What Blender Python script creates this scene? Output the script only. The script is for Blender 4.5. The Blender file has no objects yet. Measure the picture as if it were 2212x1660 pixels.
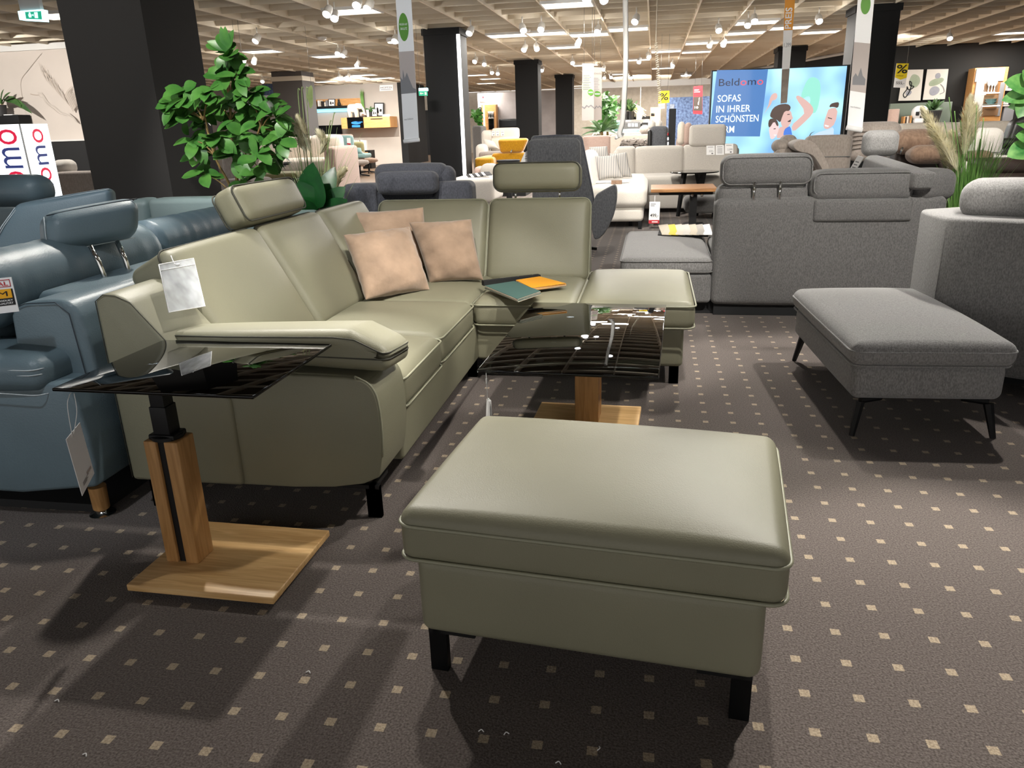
import bpy, bmesh, math, random
import numpy as np
from mathutils import Vector, Matrix
random.seed(7); RNG = np.random.default_rng(7)
PI = math.pi
scene = bpy.context.scene
COL = scene.collection

# ---------------------------------------------------------------- camera
F, PITCH, ROLL, YAW, CAMH = 1641.3, .3274, -.0313, .1846, 1.45
def _cam_rows():
    cp, sp = math.cos(PITCH), math.sin(PITCH)
    base = np.array([[1, 0, 0], [0, -sp, -cp], [0, cp, -sp]])
    cr, sr = math.cos(ROLL), math.sin(ROLL)
    rr = np.array([[cr, -sr, 0], [sr, cr, 0], [0, 0, 1]])
    c, s = math.cos(YAW), math.sin(YAW)
    return rr @ base @ np.array([[c, s, 0], [-s, c, 0], [0, 0, 1]])
RM = _cam_rows()
EYE = np.array([0, 0, CAMH])
def ray(x, y): return RM.T @ np.array([(x - 1106) / F, (y - 830) / F, 1.])
def pz(x, y, z=0.): d = ray(x, y); return EYE + d * ((z - CAMH) / d[2])
def py(x, y, Y): d = ray(x, y); return EYE + d * (Y / d[1])
def px(x, y, X): d = ray(x, y); return EYE + d * (X / d[0])
def pn(x, y, p, n): d = ray(x, y); n = np.array(n, float); return EYE + d * (((np.array(p) - EYE) @ n) / (d @ n))
cam_d = bpy.data.cameras.new('camera'); cam = bpy.data.objects.new('camera', cam_d); COL.objects.link(cam)
cam_d.sensor_fit = 'HORIZONTAL'; cam_d.sensor_width = 36.; cam_d.lens = F / 2212 * 36.
cam_d.clip_start = .05; cam_d.clip_end = 200
m = Matrix.Identity(4)
for i in range(3):
    m[i][0] = RM[0][i]; m[i][1] = -RM[1][i]; m[i][2] = -RM[2][i]; m[i][3] = EYE[i]
cam.matrix_world = m
scene.camera = cam

# ---------------------------------------------------------------- exposure, world
scene.view_settings.view_transform = 'Standard'; scene.view_settings.look = 'None'
scene.view_settings.gamma = 1.; scene.view_settings.use_curve_mapping = False
scene.view_settings.exposure = 0.55
scene.cycles.max_bounces = 8; scene.cycles.adaptive_threshold = .015
w = bpy.data.worlds.new('world'); scene.world = w; w.use_nodes = True
w.node_tree.nodes['Background'].inputs[0].default_value = (1., .97, .94, 1); w.node_tree.nodes['Background'].inputs[1].default_value = .74

# ---------------------------------------------------------------- lights
def spot(x, y, z, tx, ty, tz, watts, deg=50, blend=.35, col=(1, .93, .84), rad=.05):
    l = bpy.data.lights.new('spot_beam', 'SPOT'); l.energy = watts; l.spot_size = math.radians(deg); l.spot_blend = blend
    l.color = col; l.shadow_soft_size = rad
    o = bpy.data.objects.new('spot_beam', l); COL.objects.link(o); o.location = (x, y, z)
    o.rotation_euler = (Vector((tx, ty, tz)) - Vector((x, y, z))).to_track_quat('-Z', 'Y').to_euler()
    return o
def area(x, y, z, sx, sy, watts, col=(1, .95, .88)):
    l = bpy.data.lights.new('panel_light', 'AREA'); l.shape = 'RECTANGLE'; l.size = sx; l.size_y = sy; l.energy = watts; l.color = col
    o = bpy.data.objects.new('panel_light', l); COL.objects.link(o); o.location = (x, y, z)
    return o
WARM = (1, .95, .87); COOL = (.9, .95, 1.)
BEAMS = [  # lamp x,y,z -> target, watts, cone
    (.75, 4.4, 3.2, .15, 2.1, .3, 140, 50, .35, WARM),
    (1.5, 3.9, 3.2, 1.05, 2.0, 0, 420, 36, .6, WARM),
    (-.8, 2.0, 3.2, -1.3, 3.7, .6, 260, 44, .35, WARM),
    (.5, 2.9, 3.2, -.6, 4.8, .7, 280, 48, .4, WARM),
    (-2.6, 4.6, 3.2, -1.45, 2.15, .1, 270, 44, .3, WARM),
    (-1.3, 3.6, 3.2, -1.1, 1.6, 0, 150, 50, .4, WARM),
    (1.3, 3.1, 3.2, -1.0, 3.4, .4, 230, 40, .5, WARM),
    (-1.9, .9, 3.2, -2.5, 3.0, .7, 100, 48, .5, COOL),
    (-2.6, 2.4, 3.2, -3.0, 4.6, .9, 130, 50, .5, COOL),
    (.9, 6.4, 3.2, .9, 3.6, 0, 230, 50, .3, WARM),
    (2.3, 5.4, 3.2, 1.4, 4.3, .3, 250, 50, .4, WARM),
    (1.6, 3.0, 3.2, 1.3, 6.2, .8, 420, 50, .6, WARM),
    (.6, 7.6, 3.2, .2, 6.4, .5, 220, 50, .4, WARM),
    (2.9, 7.4, 3.2, 1.9, 7.4, .8, 130, 56, .4, WARM),
    (-3.0, 3.6, 3.2, -3.0, 5.7, 1.5, 260, 46, .5, WARM),
    (-5.2, 3.2, 3.2, -4.5, 6.0, 1.5, 140, 60, .6, WARM),  # added to lift the big pillar's dark face
    (-1.6, 5.0, 3.2, -2.0, 7.0, .9, 170, 50, .5, WARM),
    (-.2, 6.2, 3.2, -.9, 8.8, 1.0, 260, 50, .5, WARM),
    (2.2, 7.2, 3.2, 2.6, 9.6, .9, 200, 60, .5, WARM),
    (-.3, 9.4, 3.2, .4, 13.0, .6, 560, 64, .5, WARM),
    (3.6, 8.6, 3.2, 4.6, 11.5, .8, 300, 70, .5, WARM),
    (-1.7, 4.6, 3.2, -2.3, 9.5, 2.4, 420, 40, .6, COOL),  # added front fill for the long hanging banner
    (.3, 4.8, 3.2, .9, 10.0, 2.5, 420, 60, .6, WARM),  # front fill added from the camera side
    (3.2, 6.4, 3.2, 3.4, 11.2, 2.3, 420, 44, .6, WARM),  # added front fill for the banner at the pillar
    (-1.0, 10.4, 3.2, -1.2, 14.6, 2.2, 110, 40, .6, WARM),  # fill added for the info banners
    (-12.6, 11.4, 3.2, -13., 15.2, 1.7, 620, 80, .6, WARM),
    (2.5, 4.9, 3.2, 3.2, 7.6, 1.2, 260, 50, .6, WARM),  # added to brighten the pampas plumes
    (5.5, 22.0, 3.2, 8.0, 26.4, 1.8, 300, 70, .6, WARM),
    (-1., 35.5, 3.2, 0., 40., 2.6, 600, 110, .6, WARM),  # added to brighten the far white beam
    (-11., 28., 3.2, -12., 33., 1.8, 1000, 70, .6, WARM),
]
for b in BEAMS: spot(*b)
# ---------------------------------------------------------------- materials
def srgb(h):
    h = h.lstrip('#'); c = [int(h[i:i + 2], 16) / 255 for i in (0, 2, 4)]
    return tuple(x / 12.92 if x <= .04045 else ((x + .055) / 1.055) ** 2.4 for x in c) + (1,)
def _new(name):
    m = bpy.data.materials.new(name); m.use_nodes = True
    nt = m.node_tree; return m, nt, nt.nodes, nt.links, nt.nodes['Principled BSDF']
def mat(name, col, rough=.6, metal=0., bump=0., scale=60., var=0., vscale=4., col2=None, sheen=0., stretch=None, spec=.5, detail=3., coat=0.):
    m, nt, N, L, P = _new(name)
    c = srgb(col); P.inputs['Base Color'].default_value = c; P.inputs['Roughness'].default_value = rough; P.inputs['Metallic'].default_value = metal
    P.inputs['Specular IOR Level'].default_value = spec
    if sheen: P.inputs['Sheen Weight'].default_value = sheen; P.inputs['Sheen Roughness'].default_value = .5
    if coat: P.inputs['Coat Weight'].default_value = coat
    tc = N.new('ShaderNodeTexCoord'); vec = tc.outputs['Object']
    if stretch:
        mp = N.new('ShaderNodeMapping'); mp.inputs['Scale'].default_value = stretch; L.new(vec, mp.inputs[0]); vec = mp.outputs[0]
    if var or col2:
        n = N.new('ShaderNodeTexNoise'); n.inputs['Scale'].default_value = vscale; n.inputs['Detail'].default_value = detail; L.new(vec, n.inputs['Vector'])
        r = N.new('ShaderNodeValToRGB'); r.color_ramp.elements[0].position = .3; r.color_ramp.elements[1].position = .7
        d = srgb(col2) if col2 else None
        r.color_ramp.elements[0].color = tuple(x * (1 - var) for x in c[:3]) + (1,) if not d else c
        r.color_ramp.elements[1].color = tuple(min(1, x * (1 + var)) for x in c[:3]) + (1,) if not d else d
        L.new(n.outputs[0], r.inputs[0]); L.new(r.outputs[0], P.inputs['Base Color'])
    if bump:
        n = N.new('ShaderNodeTexNoise'); n.inputs['Scale'].default_value = scale; n.inputs['Detail'].default_value = 4; L.new(vec, n.inputs['Vector'])
        b = N.new('ShaderNodeBump'); b.inputs['Strength'].default_value = bump; b.inputs['Distance'].default_value = .01
        L.new(n.outputs[0], b.inputs['Height']); L.new(b.outputs[0], P.inputs['Normal'])
    return m
def emit(name, col, s):
    m, nt, N, L, P = _new(name)
    P.inputs['Base Color'].default_value = srgb(col); P.inputs['Emission Color'].default_value = srgb(col); P.inputs['Emission Strength'].default_value = s
    P.inputs['Roughness'].default_value = .4
    return m
def fabric(name, c1, c2, scale=260., sheen=.3):
    m = mat(name, c1, .92, col2=c2, vscale=scale, bump=.25, scale=scale * 1.6, sheen=sheen, spec=.2, stretch=(1, 1, .45), detail=2.)
    return m
def wood(name, c1, c2, axis=0, rough=.45):
    m, nt, N, L, P = _new(name); P.inputs['Roughness'].default_value = rough
    tc = N.new('ShaderNodeTexCoord'); mp = N.new('ShaderNodeMapping'); s = [22, 22, 22]; s[axis] = 1.6; mp.inputs['Scale'].default_value = s
    L.new(tc.outputs['Object'], mp.inputs[0])
    n = N.new('ShaderNodeTexNoise'); n.inputs['Scale'].default_value = 2.2; n.inputs['Detail'].default_value = 6; n.inputs['Distortion'].default_value = 1.2; L.new(mp.outputs[0], n.inputs['Vector'])
    r = N.new('ShaderNodeValToRGB'); r.color_ramp.elements[0].position = .34; r.color_ramp.elements[1].position = .66
    r.color_ramp.elements[0].color = srgb(c1); r.color_ramp.elements[1].color = srgb(c2); L.new(n.outputs[0], r.inputs[0]); L.new(r.outputs[0], P.inputs['Base Color'])
    b = N.new('ShaderNodeBump'); b.inputs['Strength'].default_value = .06; L.new(n.outputs[0], b.inputs['Height']); L.new(b.outputs[0], P.inputs['Normal'])
    return m
def glass(name, tint, ior=1.55, rough=0.0):
    m, nt, N, L, P = _new(name); N.remove(P); out = N['Material Output']
    t = N.new('ShaderNodeBsdfTransparent'); t.inputs[0].default_value = tint + (1,)
    g = N.new('ShaderNodeBsdfGlossy'); g.inputs['Roughness'].default_value = rough; g.inputs[0].default_value = (1, 1, 1, 1)
    f = N.new('ShaderNodeFresnel'); f.inputs[0].default_value = ior
    x = N.new('ShaderNodeMixShader'); L.new(f.outputs[0], x.inputs[0]); L.new(t.outputs[0], x.inputs[1]); L.new(g.outputs[0], x.inputs[2]); L.new(x.outputs[0], out.inputs[0])
    return m
def carpet_mat(ox, oy, sx, sy):
    m, nt, N, L, P = _new('dotted_carpet'); P.inputs['Roughness'].default_value = .95; P.inputs['Specular IOR Level'].default_value = .15
    P.inputs['Sheen Weight'].default_value = .15
    tc = N.new('ShaderNodeTexCoord'); sep = N.new('ShaderNodeSeparateXYZ'); L.new(tc.outputs['Object'], sep.inputs[0])
    def math_(op, a, b=None):
        n = N.new('ShaderNodeMath'); n.operation = op
        for i, v in enumerate((a, b)):
            if v is None: continue
            if isinstance(v, (int, float)): n.inputs[i].default_value = v
            else: L.new(v, n.inputs[i])
        return n.outputs[0]
    rag = N.new('ShaderNodeTexNoise'); rag.inputs['Scale'].default_value = 300; L.new(tc.outputs['Object'], rag.inputs['Vector'])
    ragv = math_('MULTIPLY', math_('SUBTRACT', rag.outputs[0], .5), .035)
    def cell(v, o, s, half):
        f = math_('FRACT', math_('ADD', math_('DIVIDE', math_('SUBTRACT', v, o), s), .5))
        return math_('LESS_THAN', math_('ABSOLUTE', math_('ADD', math_('SUBTRACT', f, .5), ragv)), half)
    dot = math_('MULTIPLY', cell(sep.outputs[0], ox, sx, .098), cell(sep.outputs[1], oy, sy, .098))
    n1 = N.new('ShaderNodeTexNoise'); n1.inputs['Scale'].default_value = 170; n1.inputs['Detail'].default_value = 3; L.new(tc.outputs['Object'], n1.inputs['Vector'])
    def ramp(a, b, lo=.32, hi=.68):
        r = N.new('ShaderNodeValToRGB'); r.color_ramp.elements[0].position = lo; r.color_ramp.elements[1].position = hi
        r.color_ramp.elements[0].color = srgb(a); r.color_ramp.elements[1].color = srgb(b); L.new(n1.outputs[0], r.inputs[0]); return r.outputs[0]
    mx = N.new('ShaderNodeMixRGB'); L.new(dot, mx.inputs[0]); L.new(ramp('#463f3b', '#716864'), mx.inputs[1]); L.new(ramp('#8f806d', '#b9a992'), mx.inputs[2])
    L.new(mx.outputs[0], P.inputs['Base Color'])
    b = N.new('ShaderNodeBump'); b.inputs['Strength'].default_value = .6; b.inputs['Distance'].default_value = .006; L.new(n1.outputs[0], b.inputs['Height']); L.new(b.outputs[0], P.inputs['Normal'])
    return m

M = dict(
    green=mat('sage_leather', '#7f7d69', .48, bump=.12, scale=260, var=.05, vscale=3, spec=.45),
    green_pipe=mat('sage_leather_piping', '#8f8f7a', .4),
    blue=mat('blue_grey_leather', '#5c6d75', .42, bump=.15, scale=160, var=.07, vscale=3, spec=.45),
    teal=mat('lit_blue_grey_leather', '#7b8d8e', .45, bump=.1, scale=160, var=.03, vscale=3),  # same leather as blue, with the light on it put into the colour
    thread=mat('pale_thread', '#b9c2c6', .7), darkthread=mat('dark_thread', '#3f3f36', .7), blueseam=mat('slate_seam', '#27303a', .7),
    suede=mat('tan_suede', '#ad927b', .85, bump=.3, scale=25, col2='#917a66', vscale=9, sheen=.5),
    grey=fabric('grey_woven_fabric', '#727171', '#969594', 170), greyd=fabric('charcoal_woven_fabric', '#636262', '#807f7e', 170),
    ltgrey=fabric('light_grey_fabric', '#a8a39d', '#bdb8b0', 220), white=fabric('off_white_fabric', '#cfc9c0', '#e3ddd4', 200),
    dkblue=fabric('anthracite_velour', '#42444c', '#555862', 120), slate=fabric('slate_velour', '#4b4c50', '#626468', 90),
    taupe=fabric('taupe_velour', '#8a8079', '#9d938b', 60), brown=fabric('brown_suede_fabric', '#7c6453', '#967c69', 40), dkbrown=mat('dark_brown_leather', '#3d322c', .5, bump=.1, scale=80),
    mustard=fabric('mustard_velvet', '#b07c10', '#c99318', 60, .6), cream=fabric('cream_fabric', '#d9cdbd', '#e8ded1', 150), pink=fabric('pale_rose_fabric', '#b79c90', '#c9afa3', 150),
    tealf=fabric('teal_fabric', '#6f8f8e', '#86a5a3', 120), olive=fabric('olive_fabric', '#7b7550', '#8d8760', 150), blackl=mat('black_leather', '#1d1c1b', .4),
    black=mat('black_powder_metal', '#121315', .45, metal=.3), matte=mat('matte_black_paint', '#1a1b1d', .8), chrome=mat('chrome', '#d8d8d6', .12, metal=1.),
    steel=mat('brushed_steel', '#9a9b9b', .3, metal=1.), anth=mat('anthracite_panel', '#0f1012', .7, spec=.3), greycol=mat('grey_pillar_paint', '#5d5a59', .8), anthw=mat('anthracite_panel_face', '#2f2e2e', .75, spec=.3),
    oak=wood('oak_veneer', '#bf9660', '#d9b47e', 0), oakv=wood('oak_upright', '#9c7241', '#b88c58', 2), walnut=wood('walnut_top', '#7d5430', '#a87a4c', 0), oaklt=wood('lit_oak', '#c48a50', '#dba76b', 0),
    smoke=glass('smoked_glass', (.022, .025, .028), 1.5), smoke2=glass('smoked_clear_glass', (.17, .18, .18), 1.5), film=None,
    paper=mat('white_card', '#ececec', .6), ink=mat('black_ink', '#17171a', .7), red=mat('red_print', '#b9202c', .6), yellow=mat('yellow_print', '#e0c81c', .6), gold=mat('amber_print', '#e8a818', .6),
    greenp=mat('green_print', '#57912f', .6), greyp=mat('grey_print', '#b5aba6', .8), inkgrey=mat('grey_ink', '#7d7d80', .7), orange=mat('orange_print', '#e39a2c', .6), navy=mat('navy_print', '#28305e', .6),
    leaf=mat('ficus_leaf', '#2c5f26', .38, col2='#558a3c', vscale=7, spec=.5), leafd=mat('dark_broad_leaf', '#123d1c', .35, col2='#1f5a26', vscale=8), leafm=mat('palm_leaf', '#2b4d26', .5, col2='#4a6d38', vscale=8),
    leafv=mat('variegated_leaf', '#2e7a33', .4, col2='#7cb060', vscale=14), stem=mat('plant_stem', '#6d5a34', .8, col2='#8b7444', vscale=20), grass=mat('grass_blade', '#7aa552', .6, col2='#4f8038', vscale=4), grassp=mat('pale_grass_blade', '#9bab74', .6, col2='#77935a', vscale=4),
    plume=mat('pampas_plume', '#efe9cd', .9, col2='#e0d8b4', vscale=20), pot=mat('dark_pot', '#2a2a2b', .6),
    ceil=mat('ceiling_lamella', '#eae0ce', .8, col2='#e0d3bd', vscale=1.2), ceilback=mat('ceiling_void', '#655a4a', .9), plaster=mat('greige_plaster', '#b3aba3', .85, var=.03, vscale=2), cap=mat('cream_cap', '#d8d0c0', .7),
    mural=mat('mural_paper', '#c4bbb4', .85, col2='#d0c6be', vscale=.8), muralink=mat('mural_sepia', '#bfb6ae', .9), muralink2=mat('mural_sepia_dark', '#b1a397', .9),
    concrete=mat('concrete_wall', '#a9a2a1', .85, col2='#85807f', vscale=1.1, detail=8.), blackwall=mat('black_wall', '#232221', .85), stone=mat('beige_stone_wall', '#bbb1a3', .9, col2='#cbc2b5', vscale=6.),
    whitew=mat('white_paint', '#d9d8d6', .7), bluewall=mat('blue_pattern_wall', '#6d86ad', .7, col2='#38466b', vscale=9.), darkglass=mat('black_screen', '#0a0b0d', .12),
    sage=mat('sage_panel', '#6f7a6d', .5), tile=None, sw1=mat('petrol_swatch', '#3f5d58', .7), sw2=mat('orange_swatch', '#e09a22', .7), sw3=mat('cream_swatch', '#cfc3b0', .8),
    lamp=emit('lamp_lens', '#f4f6ff', 14.), lampoff=mat('lamp_body', '#d9d7d3', .5), panel=emit('light_panel', '#fff3df', 2.6), led=emit('led_strip', '#ffffff', 2.2), ledblue=emit('blue_led_glow', '#7fd0f2', 1.6),
    lightbox=emit('light_box_face', '#eef7fb', 1.25), exitface=emit('exit_sign_face', '#bff6ff', 1.3), exitg=emit('exit_sign_green', '#1d8f6f', .9), tv=emit('tv_picture', '#2a6ea8', .5),
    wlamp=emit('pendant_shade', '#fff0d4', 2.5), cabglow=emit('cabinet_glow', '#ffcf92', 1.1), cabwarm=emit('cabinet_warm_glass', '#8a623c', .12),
)
def film_mat():
    m, nt, N, L, P = _new('clear_plastic'); N.remove(P); out = N['Material Output']
    t = N.new('ShaderNodeBsdfTransparent'); t.inputs[0].default_value = (.92, .93, .95, 1)
    d = N.new('ShaderNodeBsdfPrincipled'); d.inputs['Base Color'].default_value = (.75, .78, .82, 1); d.inputs['Roughness'].default_value = .3
    n = N.new('ShaderNodeTexNoise'); n.inputs['Scale'].default_value = 14
    tc = N.new('ShaderNodeTexCoord'); L.new(tc.outputs['Object'], n.inputs['Vector'])
    mr = N.new('ShaderNodeMapRange'); mr.inputs[1].default_value = .35; mr.inputs[2].default_value = .7; mr.inputs[3].default_value = .3; mr.inputs[4].default_value = .62; L.new(n.outputs[0], mr.inputs[0])
    x = N.new('ShaderNodeMixShader'); L.new(mr.outputs[0], x.inputs[0]); L.new(t.outputs[0], x.inputs[1]); L.new(d.outputs[0], x.inputs[2]); L.new(x.outputs[0], out.inputs[0])
    return m
M['film'] = film_mat()
def tile_mat():
    m = mat('polished_tile', '#8a7460', .28, col2='#75604f', vscale=.5); return m
M['tile'] = tile_mat()

# ---------------------------------------------------------------- object helpers
ORG = {}
def tag(o, label, cat, group=None):
    o['label'] = label; o['category'] = cat
    if group: o['group'] = group
    return o
def thing(name, label, cat, loc=(0, 0, 0), group=None, rz=0.):
    o = bpy.data.objects.new(name, None); COL.objects.link(o); o.location = loc; o.rotation_euler = (0, 0, rz); o.empty_display_size = .1
    ORG[o.name] = np.array(loc, float)
    return tag(o, label, cat, group)
class Geo:
    def __init__(s): s.v = []; s.f = []; s.m = []; s.n = 0
    def add(s, vf, mi=0):
        v, f = vf; v = np.asarray(v, float); s.v.append(v); s.f += [[i + s.n for i in q] for q in f]; s.m += [mi] * len(f); s.n += len(v); return s
    def out(s): return (np.concatenate(s.v) if s.v else np.zeros((0, 3)), s.f)
def part(name, geo, mats, parent=None, smooth=True, local=False, label=None, loc=None, auto=None):
    """geo in world coordinates (or LOCAL ones of the parent)"""
    mi = None
    if isinstance(geo, Geo): mi = geo.m; geo = geo.out()
    v, f = geo; v = np.asarray(v, float)
    org = np.zeros(3)
    if parent is not None and not local: org = ORG.get(parent.name, np.zeros(3))
    if parent is None and loc is not None: org = np.array(loc, float)
    me = bpy.data.meshes.new(name); me.from_pydata((v - org).tolist(), [], f)
    if not isinstance(mats, (list, tuple)): mats = [mats]
    for q in mats: me.materials.append(M[q] if isinstance(q, str) else q)
    if mi and len(mats) > 1: me.polygons.foreach_set('material_index', mi)
    if smooth: me.polygons.foreach_set('use_smooth', [True] * len(me.polygons))
    me.update()
    if smooth and auto: me.set_sharp_from_angle(angle=math.radians(auto))
    o = bpy.data.objects.new(name, me); COL.objects.link(o)
    if parent is not None: o.parent = parent; ORG[o.name] = org if not local else np.zeros(3)
    elif loc is not None: o.location = loc
    if label: o['label'] = label
    return o
def struct(name, geo, mats, smooth=False):
    o = part(name, geo, mats, smooth=smooth); o['kind'] = 'structure'; return o
def single(name, geo, mats, label, cat, group=None, loc=None, **k):
    v = geo.out()[0] if isinstance(geo, Geo) else np.asarray(geo[0])
    if loc is None: loc = ((v[:, 0].min() + v[:, 0].max()) / 2, (v[:, 1].min() + v[:, 1].max()) / 2, v[:, 2].min())
    return tag(part(name, geo, mats, loc=loc, **k), label, cat, group)
def dup(root, loc, rz=None, label=None, group=None):
    r = root.copy(); COL.objects.link(r); r.location = loc
    if rz is not None: r.rotation_euler = (0, 0, rz)
    if label: r['label'] = label
    if group: r['group'] = group
    for ch in list(root.children):
        c = ch.copy(); COL.objects.link(c); c.parent = r
        for g in list(ch.children): d = g.copy(); COL.objects.link(d); d.parent = c
    return r
# geometry
def T(vf, loc=(0, 0, 0), rx=0, ry=0, rz=0, piv=(0, 0, 0)):
    v = np.asarray(vf[0], float) - np.array(piv)
    for ax, a in ((0, rx), (1, ry), (2, rz)):
        if a:
            c, s = math.cos(a), math.sin(a); i, j = [(1, 2), (2, 0), (0, 1)][ax]
            q = v.copy(); q[:, i] = c * v[:, i] - s * v[:, j]; q[:, j] = s * v[:, i] + c * v[:, j]; v = q
    return v + np.array(piv) + np.array(loc), vf[1]
def box(x0, x1, y0, y1, z0, z1):
    v = [(x, y, z) for z in (z0, z1) for y in (y0, y1) for x in (x0, x1)]
    return np.array(v, float), [[0, 2, 3, 1], [4, 5, 7, 6], [0, 1, 5, 4], [2, 6, 7, 3], [0, 4, 6, 2], [1, 3, 7, 5]]
def rbox(sx, sy, sz, r=.03, puff=(0, 0, 0), k=(6, 6, 4), arc=3, pw=4):
    """soft box centred on the origin"""
    h = np.array([sx, sy, sz]) / 2; r = min(r, h.min() * .98); hi = h - r
    ax = []
    for a in range(3):
        e = [r * math.tan(math.radians(45 * t / arc)) for t in range(1, arc + 1)]
        ins = np.linspace(-hi[a], hi[a], k[a] + 1)
        ax.append(np.concatenate([-hi[a] - np.array(e[::-1]), ins, hi[a] + np.array(e)]))
    idx = {}; V = []; Fc = []
    def vid(p):
        key = (round(p[0], 6), round(p[1], 6), round(p[2], 6))
        if key not in idx: idx[key] = len(V); V.append(p)
        return idx[key]
    for a in range(3):
        b, c = (a + 1) % 3, (a + 2) % 3
        for s in (-1, 1):
            g = []
            for u in ax[b]:
                row = []
                for t in ax[c]:
                    p = [0, 0, 0]; p[a] = s * h[a]; p[b] = u; p[c] = t; row.append(vid(p))
                g.append(row)
            for i in range(len(ax[b]) - 1):
                for j in range(len(ax[c]) - 1):
                    q = [g[i][j], g[i + 1][j], g[i + 1][j + 1], g[i][j + 1]]
                    Fc.append(q if s > 0 else q[::-1])
    P = np.array(V, float); inner = np.clip(P, -hi, hi); d = P - inner; n = np.linalg.norm(d, axis=1, keepdims=True); n[n == 0] = 1
    P = inner + d / n * r
    if any(puff):
        U = np.clip(np.abs(P / h), 0, 1); Q = P.copy()
        for a in range(3):
            b, c = (a + 1) % 3, (a + 2) % 3
            if puff[a]: Q[:, a] = P[:, a] + np.clip(P[:, a] / h[a], -1, 1) * puff[a] * (1 - U[:, b] ** pw) * (1 - U[:, c] ** pw)
        P = Q
    return P, Fc
def rb(x0, x1, y0, y1, z0, z1, r=.03, puff=(0, 0, 0), **k):
    return T(rbox(x1 - x0, y1 - y0, z1 - z0, r, puff, **k), ((x0 + x1) / 2, (y0 + y1) / 2, (z0 + z1) / 2))
def tube(pts, r, n=8, closed=False, cap=True):
    P = np.array(pts, float); N_ = len(P); rr = np.full(N_, r) if np.isscalar(r) else np.array(r)
    V = []; Fc = []; prev = None
    for i in range(N_):
        a = P[(i - 1) % N_] if (closed or i > 0) else P[i]; b = P[(i + 1) % N_] if (closed or i < N_ - 1) else P[i]
        t = b - a; t = t / (np.linalg.norm(t) + 1e-12)
        if prev is None:
            u = np.cross(t, [0, 0, 1.]) if abs(t[2]) < .9 else np.cross(t, [1., 0, 0])
        else: u = prev - t * (prev @ t)
        u = u / (np.linalg.norm(u) + 1e-12); prev = u; w_ = np.cross(t, u)
        for q in range(n):
            ang = 2 * PI * q / n; V.append(P[i] + rr[i] * (math.cos(ang) * u + math.sin(ang) * w_))
    for i in range(N_ if closed else N_ - 1):
        j = (i + 1) % N_
        for q in range(n): Fc.append([i * n + q, i * n + (q + 1) % n, j * n + (q + 1) % n, j * n + q])
    if cap and not closed: Fc += [list(range(n))[::-1], [(N_ - 1) * n + q for q in range(n)]]
    return np.array(V), Fc
def lathe(prof, n=24, loc=(0, 0, 0)):
    V = []; Fc = []
    for (r, z) in prof:
        for q in range(n): a = 2 * PI * q / n; V.append((r * math.cos(a), r * math.sin(a), z))
    for i in range(len(prof) - 1):
        for q in range(n): Fc.append([i * n + q, i * n + (q + 1) % n, (i + 1) * n + (q + 1) % n, (i + 1) * n + q])
    Fc += [list(range(n))[::-1], [(len(prof) - 1) * n + q for q in range(n)]]
    return np.array(V, float) + np.array(loc), Fc
def loop_rr(hx, hy, r, n=6, m=8):
    """rounded rectangle loop in xy"""
    P = []
    for cx, cy, a0 in ((hx - r, hy - r, 0), (-hx + r, hy - r, 90), (-hx + r, -hy + r, 180), (hx - r, -hy + r, 270)):
        for i in range(n + 1): a = math.radians(a0 + 90 * i / n); P.append((cx + r * math.cos(a), cy + r * math.sin(a)))
    Q = []
    for i in range(len(P)):
        a, b = np.array(P[i]), np.array(P[(i + 1) % len(P)]); d = np.linalg.norm(b - a); k = max(1, int(d / .08))
        for t in range(k): Q.append(a + (b - a) * t / k)
    return np.array(Q)
def prism(outline, d0, d1, axis=1, bevel=.01, seg=3):
    """outline: 2D pts; axis=1: outline in XZ extruded in Y; axis=0: YZ extruded in X; axis=2: XY extruded in Z"""
    bm = bmesh.new(); L = []
    def P3(p, d): return {0: (d, p[0], p[1]), 1: (p[0], d, p[1]), 2: (p[0], p[1], d)}[axis]
    a = [bm.verts.new(P3(p, d0)) for p in outline]; b = [bm.verts.new(P3(p, d1)) for p in outline]
    n = len(outline); fs = [bm.faces.new(a), bm.faces.new(b[::-1])]
    for i in range(n): bm.faces.new([a[i], b[i], b[(i + 1) % n], a[(i + 1) % n]])
    bmesh.ops.recalc_face_normals(bm, faces=bm.faces)
    if bevel: bmesh.ops.bevel(bm, geom=bm.edges[:], offset=bevel, segments=seg, affect='EDGES', profile=.5, clamp_overlap=True)
    bm.verts.index_update(); v = np.array([q.co[:] for q in bm.verts]); f = [[q.index for q in x.verts] for x in bm.faces]; bm.free()
    return v, f
def smooth_poly(pts, n=2):
    P = [np.array(p, float) for p in pts]
    for _ in range(n):
        Q = []
        for i in range(len(P)): a, b = P[i], P[(i + 1) % len(P)]; Q += [a * .75 + b * .25, a * .25 + b * .75]
        P = Q
    return P
def spline(pts, n=8):
    P = [np.array(p, float) for p in pts]; out = []
    for i in range(len(P) - 1):
        p0 = P[max(i - 1, 0)]; p1 = P[i]; p2 = P[i + 1]; p3 = P[min(i + 2, len(P) - 1)]
        for k in range(n):
            t = k / n; out.append(.5 * ((2 * p1) + (-p0 + p2) * t + (2 * p0 - 5 * p1 + 4 * p2 - p3) * t * t + (-p0 + 3 * p1 - 3 * p2 + p3) * t ** 3))
    out.append(P[-1]); return np.array(out)
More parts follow.
